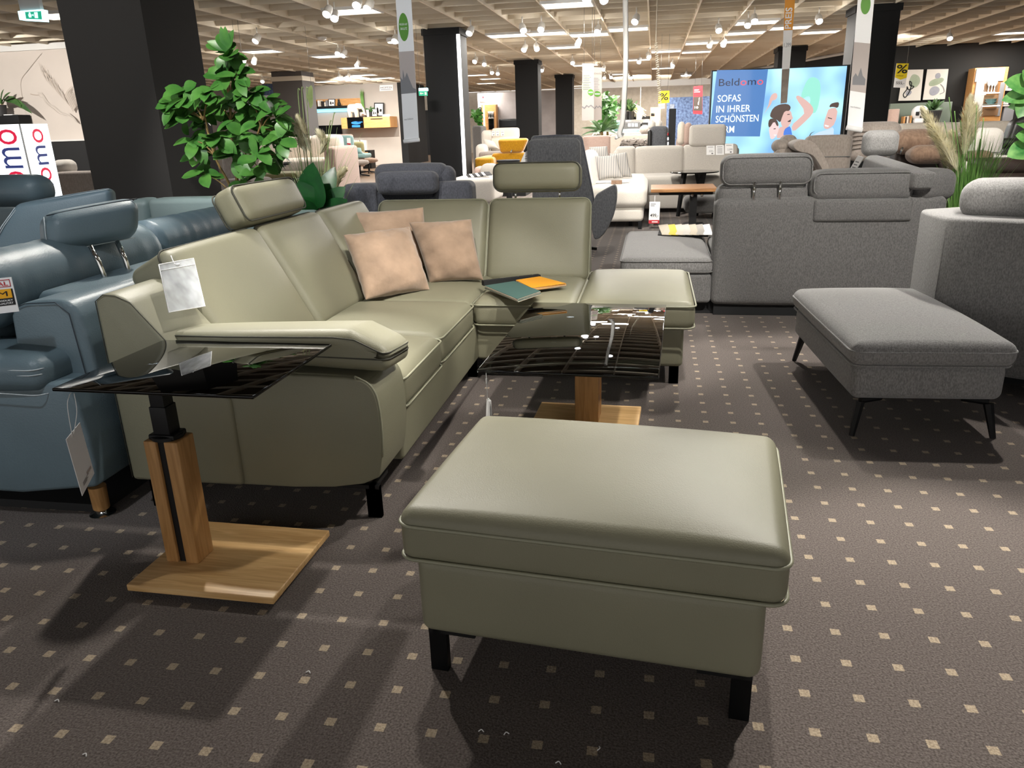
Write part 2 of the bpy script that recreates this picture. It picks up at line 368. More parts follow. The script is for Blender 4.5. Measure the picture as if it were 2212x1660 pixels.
def quadgrid(A, B, C, D, thick, n=14, bulge=0., pinch=0., wr=0., seed=0):
    """pillow between corners A(bottom l) B(bottom r) C(top r) D(top l)"""
    A, B, C, D = [np.array(q, float) for q in (A, B, C, D)]
    nrm = np.cross(B - A, D - A); nrm /= np.linalg.norm(nrm); rg = np.random.default_rng(seed); ph = rg.uniform(0, 6, 8)
    V = []; Fc = []
    us = [math.sin(t) for t in np.linspace(-PI / 2, PI / 2, n + 1)]
    for s in (1, -1):
        for u in us:
            for t in us:
                uu, tt = u * (1 - pinch * (1 - t * t) * 1.0 * abs(u) ** 3), t * (1 - pinch * (1 - u * u) * abs(t) ** 3)
                a, b = (uu + 1) / 2, (tt + 1) / 2
                p = A * (1 - a) * (1 - b) + B * a * (1 - b) + C * a * b + D * (1 - a) * b
                e = max(0, (1 - u * u)) ** .42 * max(0, (1 - t * t)) ** .42
                ed = (1 - (1 - u * u) ** .5 * (1 - t * t) ** .5)
                h = thick / 2 * e * (1 + wr * ed * (math.sin(9 * u + ph[0] + 3 * t) * .6 + math.sin(13 * t + ph[1] - 4 * u) * .6 + math.sin(21 * (u + t) + ph[2]) * .3))
                V.append(p + nrm * s * h)
    m = n + 1
    for s in (0, 1):
        o = s * m * m
        for i in range(n):
            for j in range(n):
                q = [o + i * m + j, o + (i + 1) * m + j, o + (i + 1) * m + j + 1, o + i * m + j + 1]; Fc.append(q if s == 0 else q[::-1])
    bm = bmesh.new(); vs = [bm.verts.new(p) for p in V]
    for q in Fc: bm.faces.new([vs[i] for i in q])
    bmesh.ops.remove_doubles(bm, verts=bm.verts, dist=1e-5); bm.verts.index_update()
    v = np.array([q.co[:] for q in bm.verts]); f = [[q.index for q in x.verts] for x in bm.faces]; bm.free()
    return v, f
def card(A, B, C, D, t=.002):
    """thin plate with corners A B C D (counter-clockwise seen from its face)"""
    A, B, C, D = [np.array(q, float) for q in (A, B, C, D)]; n = np.cross(B - A, D - A); n /= np.linalg.norm(n)
    V = [A, B, C, D] + [q - n * t for q in (A, B, C, D)]
    return np.array(V), [[0, 1, 2, 3], [7, 6, 5, 4], [0, 4, 5, 1], [1, 5, 6, 2], [2, 6, 7, 3], [3, 7, 4, 0]]
class Face:
    """a flat frame: maps (u,v) in 0..1 of the quad A(bl) B(br) C(tr) D(tl) to 3D, lifted"""
    def __init__(s, A, B, C, D): s.A, s.B, s.C, s.D = [np.array(q, float) for q in (A, B, C, D)]; n = np.cross(s.B - s.A, s.D - s.A); s.n = n / np.linalg.norm(n)
    def p(s, u, v, h=0.): return s.A * (1 - u) * (1 - v) + s.B * u * (1 - v) + s.C * u * v + s.D * (1 - u) * v + s.n * h
    def poly(s, pts, h=.002): return np.array([s.p(u, v, h) for u, v in pts]), [list(range(len(pts)))]
    def rect(s, u0, v0, u1, v1, h=.002): return s.poly([(u0, v0), (u1, v0), (u1, v1), (u0, v1)], h)
    def ell(s, u, v, ru, rv, h=.002, n=24): return s.poly([(u + ru * math.cos(2 * PI * i / n), v + rv * math.sin(2 * PI * i / n)) for i in range(n)], h)
    def stroke(s, pts, w, h=.002):
        P = np.array([s.p(u, v, h) for u, v in pts]); V = []; Fc = []
        for i in range(len(P)):
            t = P[min(i + 1, len(P) - 1)] - P[max(i - 1, 0)]; b = np.cross(s.n, t); b /= np.linalg.norm(b) + 1e-9; ww = w if np.isscalar(w) else w[i]
            V += [P[i] - b * ww / 2, P[i] + b * ww / 2]
        for i in range(len(P) - 1): Fc.append([2 * i, 2 * i + 2, 2 * i + 3, 2 * i + 1])
        return np.array(V), Fc
_TXT = {}
def text_geo(s, squeeze=1., bold=0.):
    key = (s, bold)
    if key not in _TXT:
        c = bpy.data.curves.new('lettering', 'FONT'); c.body = s; c.size = 1.; c.fill_mode = 'FRONT'; c.offset = bold; c.resolution_u = 3
        o = bpy.data.objects.new('lettering', c); COL.objects.link(o); bpy.context.view_layer.update()
        me = bpy.data.meshes.new_from_object(o.evaluated_get(bpy.context.evaluated_depsgraph_get()))
        v = np.array([q.co[:] for q in me.vertices]); f = [list(p.vertices) for p in me.polygons]
        bpy.data.objects.remove(o); bpy.data.curves.remove(c); bpy.data.meshes.remove(me); _TXT[key] = (v, f)
    return _TXT[key]
def text_on(fc, s, u, v, hgt, wid=None, h=.003, bold=0., up=None):
    """text s on Face fc: lower-left at u,v; cap height hgt (fraction of the face); wid: total width fraction. up=(du,dv) rotates it: text runs along +v when up='ccw'"""
    tv, tf = text_geo(s, bold=bold); x0, x1 = tv[:, 0].min(), tv[:, 0].max(); cap = .73
    out = []
    for q in tv:
        a = (q[0] - x0) / (x1 - x0); b = q[1] / cap
        if up == 'ccw': out.append(fc.p(u - b * hgt, v + a * wid, h))
        else: out.append(fc.p(u + a * wid, v + b * hgt, h))
    return np.array(out), tf
def slab(nm, x0, y0, x1, y1, Y, d, mt, root, r=.05, puff=.02, z0=None, lean=0., label=None, **k):
    """soft block whose front stands at depth Y and whose outline there fills the given rectangle"""
    ym = (y0 + (y1 if y1 is not None else y0)) / 2; xm = (x0 + x1) / 2
    a, b = py(x0, ym, Y)[0], py(x1, ym, Y)[0]; zt = py(xm, y0, Y)[2]; zb = z0 if z0 is not None else py(xm, y1, Y)[2]
    g = rbox(b - a, d, zt - zb, r, (puff * .4, puff, puff * .6), **k)
    if lean: g = T(g, rx=lean)
    g = T(g, ((a + b) / 2, Y + d / 2, (zt + zb) / 2))
    return part(nm, g, mt, root, label=label)

# ================================================================ the setting
CZ = 3.35
d0 = pz(1752, 1021.9)
struct('floor', box(-36, 18, -6, 47, -.06, -.001), 'tile')
struct('floor_carpet', box(-9.5, 12, -5, 19, -.02, 0), carpet_mat(float(d0[0]), float(d0[1]), .1355, .1391))
g = Geo(); yb = [-5 + .66 * i for i in range(77)]; xb = [-.147 + .868 * i for i in range(-38, 20)]
for y in yb: g.add(box(xb[0], xb[-1], y - .006, y + .006, CZ - .005, CZ + .11))
for x in xb: g.add(box(x - .013, x + .013, yb[0], yb[-1], CZ - .03, CZ + .2))
struct('ceiling', g, 'ceil')
struct('ceiling_void', box(xb[0], xb[-1], yb[0], yb[-1], CZ + .2, CZ + .24), 'ceilback')
def column(nm, x0, x1, y0, y1, m_, cap=True, mc=None, top=None):
    g = Geo(); top = top or CZ
    g.add(box(x0, x1, y0, y1, 0, top - .02))
    if cap: g.add(box(x0 - .03, x1 + .03, y0 - .03, y1 + .03, top - (.30 if mc else .14), top - (.16 if mc else .02)), 1 if mc else 0)
    struct(nm, g, [m_, mc] if mc else m_)
pl = py(121.5, 0, 6.)[0]; pr_ = py(306, 23, 6.)[0]; pb = px(418, 0, pr_)[1]
column('pillar_1', pl, pr_, 6., pb, 'anthw', False)
column('pillar_2', -4.58, -3.86, 16.05, 16.75, 'anth')
column('pillar_3', -4.2, -3.5, 24.6, 25.3, 'anth')
column('pillar_4', -3.92, -3.24, 32.5, 33.2, 'anth')
column('pillar_5', -12.28, -11.24, 24.86, 25.8, 'greycol', True, 'cap')
column('pillar_6', 3.56, 4.3, 16.03, 16.75, 'anth')
column('pillar_7', 3.41, 4.16, 24.25, 25., 'anth')
# light strip on the corner of the second pillar
a, b = -3.86, 16.05
o = single('light_strip', box(a - .03, a + .035, b - .045, b - .005, .3, 3.2), 'led', 'thin white light strip running up the corner of the black pillar beside the hanging banner', 'light')
# walls
WLX = py(290, 250, 15.2)[0]
struct('wall_left', [box(-22, WLX, 15.2, 15.4, 0, CZ)][0], 'mural')
struct('trim_1', box(-22, WLX, 15.12, 15.2, CZ - .12, CZ), 'whitew')
zlo = py(150, 305, 15.2)[2]
struct('wall_left_panel', box(-15, WLX - .02, 15.08, 15.19, 0, zlo), 'matte')
struct('trim_2', box(-15, WLX - .02, 15.06, 15.19, zlo, zlo + .035), 'whitew')
struct('wall_back', box(-36, 18, 46, 46.2, 0, CZ), 'stone')
hx1 = py(866, 300, 33)[0]; hx0 = py(598, 300, 33)[0]
struct('wall_display', box(hx0 - 4, hx1, 33, 33.2, 0, 3.33), 'plaster')
struct('wall_display_end', box(hx1, hx1 + .3, 33, 36, 0, 3.33), 'anth')
struct('wall_right', box(6.2, 18, 26.5, 26.7, 0, CZ + .02), 'blackwall')
struct('wall_side', box(17, 17.2, -5, 26.5, 0, CZ), 'blackwall')
cx0, cx1 = py(1033, 250, 37)[0], py(1116, 250, 37)[0]
struct('wall_concrete', box(cx0, cx1 + 2.2, 37, 37.2, 0, py(1075, 200, 37)[2]), 'concrete')
struct('wall_corridor', box(py(900, 250, 45)[0], py(914, 250, 45)[0], 45, 45.2, 0, 2.6), 'plaster')
struct('beam_1', box(py(1296, 178, 40)[0], py(1545, 178, 40)[0], 40, 40.4, py(1400, 187, 40)[2], py(1400, 170, 40)[2]), 'whitew')
A_, B_ = pn(1615, 152, (4.9, 34, 0), (0, 1, 0)), pn(1835, 112, (5.6, 27.5, 0), (0, 1, 0))
struct('beam_2', (np.array([A_, B_, B_ + [0, .2, 0], A_ + [0, .2, 0], A_ - [0, 0, .5], B_ - [0, 0, .45], B_ + [0, .2, -.45], A_ + [0, .2, -.5]]), [[0, 1, 2, 3], [4, 5, 6, 7], [0, 1, 5, 4], [1, 2, 6, 5], [2, 3, 7, 6], [3, 0, 4, 7]]), 'matte')
struct('trim_3', tube([A_ - [0, .05, .02], B_ - [0, .05, .02]], .05, 6), 'whitew')
bx0, bx1 = py(1440, 240, 44)[0], py(1500, 240, 44)[0]
struct('wall_pattern', box(bx0, bx1 + 2, 44, 44.1, 0, py(1470, 210, 44)[2]), 'bluewall')

# ceiling panels and spotlights -------------------------------------------------
PAN = [(1222, 6), (1082, 74), (1205, 67), (1295, 75), (1363, 57), (1241, 102), (1521, 93), (1597, 88), (1616, 67), (1655, 49), (1449, 110), (1513, 109), (1391, 129), (1445, 147), (1342, 159), (1236, 140), (1040, 160), (1044, 180),
       (530, 109), (729, 120), (758, 145), (808, 160), (842, 166), (718, 174), (1706, 56), (1813, 65), (2190, 71), (2188, 84), (62, 31), (1066, 168), (790, 22)]
p0 = None
for i, (x, y) in enumerate(PAN):
    c = pz(x, y, CZ - .02); area(c[0], c[1], CZ - .06, .8, .56, 75 if c[1] < 26 else 95)
    cx = -.147 + .868 * (round((c[0] + .147) / .868 - .5) + .5); cy = -5 + .66 * (round((c[1] + 5) / .66 - .5) + .5)
    if p0 is None:
        p0 = thing('ceiling_light', 'flat white light panel set into one cell of the coffered ceiling', 'ceiling light', (cx, cy, CZ - .03), 'ceiling light panels')
        part('diffuser', box(-.4, .4, -.29, .29, -.012, .02), 'panel', p0, local=True, smooth=False)
        g = Geo()
        for q in ((-.425, -.4, -.32, .32), (.4, .425, -.32, .32), (-.4, .4, -.32, -.29), (-.4, .4, .29, .32)): g.add(box(*q, -.02, .03))
        part('frame', g, 'whitew', p0, local=True, smooth=False)
    else: dup(p0, (cx, cy, CZ - .03))
SP = [(770, 13), (705, 32), (793, 20), (722, 41), (551, 90), (548, 136), (524, 137), (527, 148), (729, 117), (740, 121), (852, 90), (770, 143), (750, 168), (731, 170), (567, 177), (1013, 73), (1025, 134), (1046, 140), (1063, 158), (1075, 160),
      (1168, 65), (1131, 67), (1131, 109), (1160, 107), (1290, 70), (1371, 48), (1247, 98), (1170, 153), (1402, 124), (1380, 135), (1453, 143), (1553, 67), (1615, 56), (1630, 47), (1532, 100), (1562, 98), (1303, 151), (1320, 168), (1305, 169), (1482, 163), (1770, 47), (2052, 84), (1267, 1), (1305, 2), (1237, 137)]
for cx, cy in ((-4, 42.3), (0, 42.3), (4, 42.3), (-14, 41), (9, 40)):  # extra panels out of view, added to brighten the far zone
    dup(p0, (cx, cy, CZ - .03)); area(cx, cy, CZ - .06, .8, .56, 190)
s0 = None
def make_spot():
    t = thing('ceiling_spotlight', 'small white ceiling spotlight with a glowing lens under the coffered ceiling', 'spotlight', (0, 0, 0), 'ceiling spotlights')
    g = Geo(); g.add(T(lathe([(.035, .0), (.062, .01), (.066, .1), (.05, .16), (.02, .17)], 16), rx=-.75))
    part('housing', g, 'lampoff', t, local=True, auto=40)
    part('lens', T(lathe([(.03, -.012), (.058, -.004), (.06, .006)], 16), rx=-.75), 'lamp', t, local=True)
    part('bracket', tube([(0, .07, .09), (0, .07, .25)], .012, 8), 'lampoff', t, local=True)
    return t
for i, (x, y) in enumerate(SP):
    z = CZ - .24; c = pz(x, y, z)
    if i % 2 == 0:
        l = bpy.data.lights.new('ceiling_fill', 'POINT'); l.energy = 2.5 + .38 * c[1]; l.shadow_soft_size = .08; l.color = WARM; o = bpy.data.objects.new('ceiling_fill', l); COL.objects.link(o); o.location = (c[0], c[1] - .16, c[2] - .14)  # point fill added at every other lamp to brighten the ceiling
    if s0 is None: s0 = make_spot(); s0.location = c
    else: dup(s0, c, rz=random.uniform(-.5, .5))
for b in BEAMS: dup(s0, (b[0], b[1], b[2] + .05), rz=random.uniform(-.4, .4))  # fixtures added at every beam, including those that are only fill
# round downlight and its glow
c = pz(1482, 163, CZ - .1); t = thing('downlight', 'round glowing downlight on the ceiling in front of the white beam', 'downlight', c)
part('rim', lathe([(.22, 0), (.25, .02), (.25, .08)], 24, c), 'whitew', t, auto=40); part('diffuser', lathe([(.05, -.03), (.2, -.02), (.21, .0)], 24, c), 'lamp', t)
c = pz(852, 91, CZ - .1); t = thing('downlight', 'warm round downlight on the ceiling half behind the white banner', 'downlight', c)
part('rim', lathe([(.15, 0), (.17, .02), (.17, .08)], 24, c), 'whitew', t, auto=40); part('diffuser', lathe([(.05, -.03), (.14, -.02), (.15, .0)], 24, c), 'wlamp', t)
for (x, y, wh) in ((848 * .3255 + 420, 257 * .3255, 'beside the pillar with the cream cap'), (1131 + 5, 68, 'above the middle black pillar')):
    c = pz(x, y, CZ - .03); single('smoke_detector', lathe([(.05, -.03), (.09, -.01), (.1, .03)], 20, c), 'lampoff', 'small round white smoke detector on the ceiling ' + wh, 'smoke detector', auto=40)

# ================================================================ furniture helpers
def piping(loop2, z, r, c=(0, 0), rz=0., fz=None):
    P = np.array([(p[0], p[1], z + (fz(p) if fz else 0)) for p in loop2]); P, _ = T((P, []), (c[0], c[1], 0), rz=rz); return tube(P, r, 6, closed=True)

# ---------------------------------------------------------------- sage footstool (nearest)
t = thing('footstool', 'sage green leather footstool standing in front of the smoked glass coffee table', 'footstool', (-.114, 2.015, 0), rz=-.095)
bw, bd = .446, .372
part('body', T(rbox(2 * bw, 2 * bd, .235, .03, (.006, .006, 0), k=(10, 8, 4)), (0, 0, .136 + .1175)), 'green', t, local=True)
g = rbox(.985, .735, .158, .04, (.003, .003, .036), k=(14, 12, 4), pw=3)
cu = part('seat_cushion', T(g, (0, 0, .345 + .079)), 'green', t, local=True)
part('piping', Geo().add(piping(loop_rr(.4955, .3705, .045), .461, .0055)).add(piping(loop_rr(.4945, .3695, .045), .362, .0055)), 'green_pipe', cu, local=True)
def plate_leg(sx, sy, hgt, wdt=.05, fl=.11):
    g = Geo(); g.add(box(-wdt / 2, wdt / 2, -.012, .012, 0, hgt)); g.add(box(min(-sx * wdt / 2, sx * (wdt / 2 - 0)) , max(-sx * wdt / 2, sx * wdt / 2), -.012, .012, 0, hgt))
    g.add(box(-wdt / 2 if sx > 0 else -fl, fl if sx > 0 else wdt / 2, -.014, .014, hgt - .012, hgt + .004)); g.add(box(-.012, .012, -.014 if sy > 0 else -fl, fl if sy > 0 else .014, hgt - .012, hgt + .004)); return g.out()
for sx in (-1, 1):
    for sy in (-1, 1): part('leg', T(plate_leg(-sx, -sy, .138), (sx * .405, sy * .34, 0)), 'black', t, local=True, smooth=False)

# ---------------------------------------------------------------- side table
def table(name, label, cx, cy, rz, w_, d_, gx0, gx1, gy0, gy1, gz, gm, colx, coly, colw, cold, colh, post):
    t = thing(name, label, 'table', (cx, cy, 0), rz=rz)
    part('base_plate', T(rbox(2 * w_, 2 * d_, .024, .004, k=(2, 2, 1), arc=2), (0, 0, .032)), 'oak', t, local=True, auto=35)
    part('plinth', box(-w_ + .04, w_ - .04, -d_ + .04, d_ - .04, 0, .021), 'black', t, local=True, smooth=False)
    return t
t = table('side_table', 'tall side table with a dark reflecting glass top and oak base beside the blue sofa', -1.415, 2.128, -.016, .265, .219, 0, 0, 0, 0, 0, None, 0, 0, 0, 0, 0, 0)
def loc_(p, cx, cy, rz): c, s = math.cos(-rz), math.sin(-rz); x, y = p[0] - cx, p[1] - cy; return c * x - s * y, s * x + c * y
a = loc_(pz(360, 1213, .045), -1.415, 2.128, -.016); b = loc_(pz(415, 1218, .045), -1.415, 2.128, -.016); c = loc_(pz(450, 1187, .045), -1.415, 2.128, -.016)
fx0, fx1, fy0, fy1 = a[0], b[0], (a[1] + b[1]) / 2, c[1]; H_ = .5
gp = (fx1 - fx0); l1, l2 = fx0 + gp * .40, fx0 + gp * .60
l1, l2 = fx0 + .046, fx0 + .075
fx1 = max(fx1, l2 + .05)
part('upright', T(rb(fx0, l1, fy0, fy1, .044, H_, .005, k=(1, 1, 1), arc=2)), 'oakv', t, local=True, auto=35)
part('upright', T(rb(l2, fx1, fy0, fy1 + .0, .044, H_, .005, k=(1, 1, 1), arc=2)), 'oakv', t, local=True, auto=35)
part('core', box(l1, l2, fy0 + .012, fy1 - .012, .044, H_ - .006), 'black', t, local=True, smooth=False)
mx, my = (fx0 + fx1) / 2 + .0, (fy0 + fy1) / 2
g = Geo(); g.add(lathe([(.052, H_), (.052, H_ + .012), (.04, H_ + .016)], 24, (mx, my, 0))); g.add(T(rbox(.095, .075, .02, .006, k=(1, 1, 1)), (mx, my, H_ + .01)))
part('collar', g, 'black', t, local=True, auto=40)
g = Geo(); g.add(rb(mx - .03, mx + .03, my - .03, my + .03, H_, H_ + .115, .003, k=(1, 1, 1), arc=2)); g.add(rb(mx - .026, mx + .026, my - .026, my + .026, H_ + .1, .714, .003, k=(1, 1, 1), arc=2))
part('post', g, 'black', t, local=True, auto=35)
part('mounting_plate', box(mx - .1, mx + .12, my - .05, my + .09, .708, .7145), 'black', t, local=True, smooth=False)
part('glass_top', T(rbox(.678, .562, .011, .004, k=(2, 2, 1), arc=2), ((-.386 + .292) / 2, (-.206 + .356) / 2, .7215)), 'smoke', t, local=True, auto=35)
# ---------------------------------------------------------------- coffee table
CT = (-.294, 3.556, -.038)
t = table('coffee_table', 'low coffee table with smoked glass top and oak foot beside the sage footstool', CT[0], CT[1], CT[2], .264, .226, 0, 0, 0, 0, 0, None, 0, 0, 0, 0, 0, 0)
a = loc_(pz(1246, 912, .045), *CT); b = loc_(pz(1289, 918, .045), *CT)
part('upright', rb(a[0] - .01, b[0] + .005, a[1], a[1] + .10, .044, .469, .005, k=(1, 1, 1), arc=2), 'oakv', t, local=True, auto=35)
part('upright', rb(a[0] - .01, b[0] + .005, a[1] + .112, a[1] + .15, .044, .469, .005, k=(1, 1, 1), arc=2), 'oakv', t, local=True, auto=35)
part('core', box(a[0] + .0, b[0] - .005, a[1] + .1, a[1] + .112, .044, .469), 'black', t, local=True, smooth=False)
q4 = [loc_(pz(x, y, .5), *CT) for x, y in ((1033, 802), (1422, 818), (1440, 660), (1150, 655))]
gx0, gx1, gy0, gy1 = (q4[0][0] + q4[3][0]) / 2, (q4[1][0] + q4[2][0]) / 2, (q4[0][1] + q4[1][1]) / 2, (q4[2][1] + q4[3][1]) / 2; gcx = (gx0 + gx1) / 2
part('mounting_plate', rb(gcx - .18, gcx + .17, gy0 + .16, gy0 + .62, .468, .477, .002, k=(1, 1, 1), arc=1), 'steel', t, local=True, auto=35)
part('glass_top', T(rbox(gx1 - gx0, gy1 - gy0, .012, .004, k=(2, 2, 1), arc=2), (gcx, (gy0 + gy1) / 2, .499)), 'smoke2', t, local=True, auto=35)
for x in (-.14, .13):
    for y in (.2, .58): part('glass_spacer', lathe([(.018, .477), (.018, .4935)], 12, (gcx + x, gy0 + y, 0)), 'steel', t, local=True, auto=40)

# ---------------------------------------------------------------- sage corner sofa
SZ = .5
t = sofa = thing('corner_sofa', 'sage green leather corner sofa with three tan cushions on it', 'sofa', (-1.2, 4.2, 0))
prof = [(-2.04, .135), (-1.55, .135), (-1.55, .5), (-1.66, .58), (-1.75, .69), (-1.90, .875), (-1.95, .9), (-2.0, .905), (-2.045, .88)]
part('back_frame', prism(prof, 2.475, 2.79, 1, .018), 'green', t, auto=50)
part('back_frame', prism([(-2.04, .135), (-1.7, .135), (-1.7, .45), (-1.93, .5), (-1.975, .86), (-2.04, .86)], 2.79, 5.32, 1, .015), 'green', t, auto=50)
part('piping', tube([(-1.655, 2.474, .58), (-1.745, 2.474, .69), (-1.895, 2.474, .872), (-1.95, 2.474, .896), (-2.0, 2.474, .9), (-2.037, 2.474, .875), (-2.036, 2.474, .5), (-2.035, 2.474, .15)], .0018, 6), 'darkthread', t)
prof = [(5.32, .135), (4.95, .135), (4.95, .5), (5.1, .8), (5.2, .9), (5.29, .9), (5.33, .86)]
part('back_frame', prism(prof, -2.05, -.40, 0, .018), 'green', t, auto=50)
part('base', Geo().add(rb(-1.62, -.99, 2.78, 4.98, .135, .36, .02, k=(4, 8, 2))), 'green', t)
part('base', rb(-1.0, -.40, 4.24, 4.98, .135, .36, .02), 'green', t)
part('base', rb(-.405, .2, 4.24, 5.22, .115, .36, .025, (.004, .004, 0)), 'green', t)
# arm
prof = smooth_poly([(-1.92, .135), (-1.005, .135), (-.965, .3), (-.965, .5), (-.99, .57), (-1.05, .6), (-1.9, .6)], 2)
arm = part('armrest', prism(prof, 2.49, 2.80, 1, .012), 'green', t, auto=60)
part('piping', tube([(p[0], 2.497, p[1]) for p in smooth_poly([(-1.005, .135), (-.965, .3), (-.965, .5), (-.99, .57), (-1.05, .6), (-1.05, .6)], 2)[2:20]], .004, 6), 'green_pipe', arm)
# arm pad: tapered bolster resting on the arm
def taper(vf, f): v = np.array(vf[0]); return f(v), vf[1]
def padf(v):
    u = np.clip((v[:, 0] + .44) / .88, 0, 1); q = v.copy(); up = v[:, 2] > 0
    q[:, 2] = v[:, 2] * (.55 + .45 * u) + .012 * (1 - u) - np.where(up, np.clip(u - .86, 0, 1) * .42, 0) + np.where(~up, 0, 0); q[:, 1] = v[:, 1] * (1 - .2 * np.clip((.3 - u) / .3, 0, 1)); return q
pad = T(taper(rbox(.91, .27, .155, .034, (.006, .006, .008), k=(16, 5, 4)), padf), rx=-.10)
pd = part('arm_pad', T(pad, (-1.385, 2.655, .675)), 'green', t)
lp = loop_rr(.459, .139, .04)
for zz in (.052, -.03): part('piping', tube(T(T(taper((np.array([(p[0], p[1], zz) for p in lp]), []), padf), rx=-.10), (-1.385, 2.655, .675))[0], .003, 6, closed=True), 'darkthread', pd)
# seat cushions
def seat(x0, x1, y0, y1, nm='seat_cushion', z0=.345, z1=.505, r=.05, puff=.028):
    c_ = part(nm, rb(x0, x1, y0, y1, z0, z1, r, (.003, .003, puff), k=(10, 10, 4), pw=3), 'green', t)
    cx, cy, hx, hy = (x0 + x1) / 2, (y0 + y1) / 2, (x1 - x0) / 2, (y1 - y0) / 2
    part('piping', Geo().add(piping(loop_rr(hx + .004, hy + .004, .052), z1 - .022, .005, (cx, cy))).add(piping(loop_rr(hx + .001, hy + .001, .055), z0 + .016, .005, (cx, cy))), 'green_pipe', c_)
seat(-1.70, -.975, 2.80, 3.425); seat(-1.70, -.985, 3.43, 4.17); seat(-1.70, -1.01, 4.175, 4.98, z1=.5)
seat(-1.005, -.40, 4.185, 4.98, z1=.5); seat(-.395, .255, 4.17, 5.215)
# back cushions, left wing (lean towards -x)
def backc(y0, y1, nm='back_cushion', top=1.02, bot=.49, xb=-1.655, lean=-.50, th=.23, rzz=0.):
    h = (top - bot) / math.cos(lean)
    g = rbox(th, y1 - y0, h, .045, (.016, .003, .006), k=(4, 9, 9), pw=4)
    g = T(g, (-th / 2, 0, h / 2)); g = T(g, ry=lean); g = T(g, rz=rzz); g = T(g, (xb, (y0 + y1) / 2, bot))
    c_ = part(nm, g, 'green', t)
    lp = loop_rr((y1 - y0) / 2 + .004, h / 2 + .006, .055)
    P = np.array([(-.045, p[0], p[1] + h / 2) for p in lp]); P = T((P, []), ry=lean)[0]; P = T((P, []), rz=rzz)[0] + np.array([xb, (y0 + y1) / 2, bot])
    part('piping', tube(P, .0045, 6, closed=True), 'darkthread', c_)
backc(2.80, 3.585); backc(3.6, 4.325); backc(4.34, 5.06, top=1.015)
# right wing backs (lean towards +y)
def backr(x0, x1, top=.995, bot=.485, yb=4.9, lean=-.43, th=.19):
    h = (top - bot) / math.cos(lean)
    g = rbox(x1 - x0, th, h, .045, (.003, .018, .006), k=(9, 4, 9), pw=4); g = T(g, (0, th / 2, h / 2)); g = T(g, rx=lean); g = T(g, ((x0 + x1) / 2, yb, bot))
    c_ = part('back_cushion', g, 'green', t)
    lp = loop_rr((x1 - x0) / 2 + .004, h / 2 + .006, .055)
    P = T((np.array([(p[0], .035, p[1] + h / 2) for p in lp]), []), rx=lean)[0] + np.array([(x0 + x1) / 2, yb, bot]); part('piping', tube(P, .0045, 6, closed=True), 'green_pipe', c_)
backr(-1.86, -1.09); backr(-1.075, -.395)
# headrests
def headrest(g, lp3, nm='headrest'):
    c_ = part(nm, g, 'green', t); part('piping', tube(lp3, .0045, 6, closed=True), 'darkthread', c_); return c_
HX = .5 * (py(1062, 385, 5.15)[0] + py(1256, 385, 5.15)[0]); HW = py(1256, 385, 5.15)[0] - py(1062, 385, 5.15)[0]
zt, zb = py(1160, 352, 5.13)[2], py(1160, 416, 5.13)[2]
g = T(rbox(HW, .13, zt - zb, .06, (.0, .01, .004), k=(9, 3, 3)), rx=-.15); lp = loop_rr(HW / 2 - .012, (zt - zb) / 2 - .004, .05)
h_ = headrest(T(g, (HX, 5.2, (zt + zb) / 2)), T((np.array([(p[0], -.045, p[1]) for p in lp]), []), (HX, 5.2, (zt + zb) / 2), rx=-.15)[0])
for s in (-.15, .15): part('post', tube([(HX + s, 5.2, .96), (HX + s, 5.21, 1.06)], .008, 8), 'chrome', h_)
hc = (-2.03, 3.83, 1.105); g = T(rbox(.15, .68, .19, .05, (.012, .006, .01), k=(3, 9, 4)), ry=-.42); lp = loop_rr(.34, .092, .04)
h_ = headrest(T(g, hc), T((np.array([(.06, p[0], p[1]) for p in lp]), []), hc, ry=-.42)[0])
part('piping', tube(T((np.array([(-.06, p[0], p[1]) for p in lp]), []), hc, ry=-.42)[0], .004, 6, closed=True), 'darkthread', h_)
# legs
def sofa_leg(x, y, hgt, fx, fy): part('leg', T(plate_leg(fx, fy, hgt, .055, .14), (x, y, 0)), 'black', t, smooth=False)
sofa_leg(-1.04, 2.545, .137, -1, 1); sofa_leg(-1.97, 2.53, .137, 1, 1); sofa_leg(.155, 4.30, .118, -1, 1); sofa_leg(.155, 5.15, .118, -1, -1); sofa_leg(-1.95, 5.2, .137, 1, -1); sofa_leg(-1.05, 4.32, .137, 1, 1)

# pouch hanging on the first back cushion
n_ = (math.cos(.5), 0, math.sin(.5)); p_ = np.array([-1.66, 3.2, .49]) + np.array(n_) * .05
A, B, C, D = [pn(x, y, p_, n_) for x, y in ((365, 675), (443, 662), (418, 558), (343, 572))]
t = thing('plastic_pouch', 'clear plastic label pouch hanging on the back of the sage sofa', 'pouch', (A + B) / 2)
part('sleeve', card(A, B, C, D, .003), 'film', t, smooth=False)
e = lambda u, v: A * (1 - u) * (1 - v) + B * u * (1 - v) + C * u * v + D * (1 - u) * v
part('weld', tube([A, B, C, D], .0022, 5, closed=True), 'paper', t); part('weld', tube([e(0, .87), e(1, .87)], .0018, 5), 'paper', t)
part('loop', Geo().add(tube(spline([e(.5, .93), pn(377, 570, p_, n_), pn(374, 553, p_, n_) - np.array([.01, 0, 0])], 5), .002, 5)).add(lathe([(.001, -.004), (.008, -.002), (.008, .004)], 10, e(.5, .93))), 'paper', t)

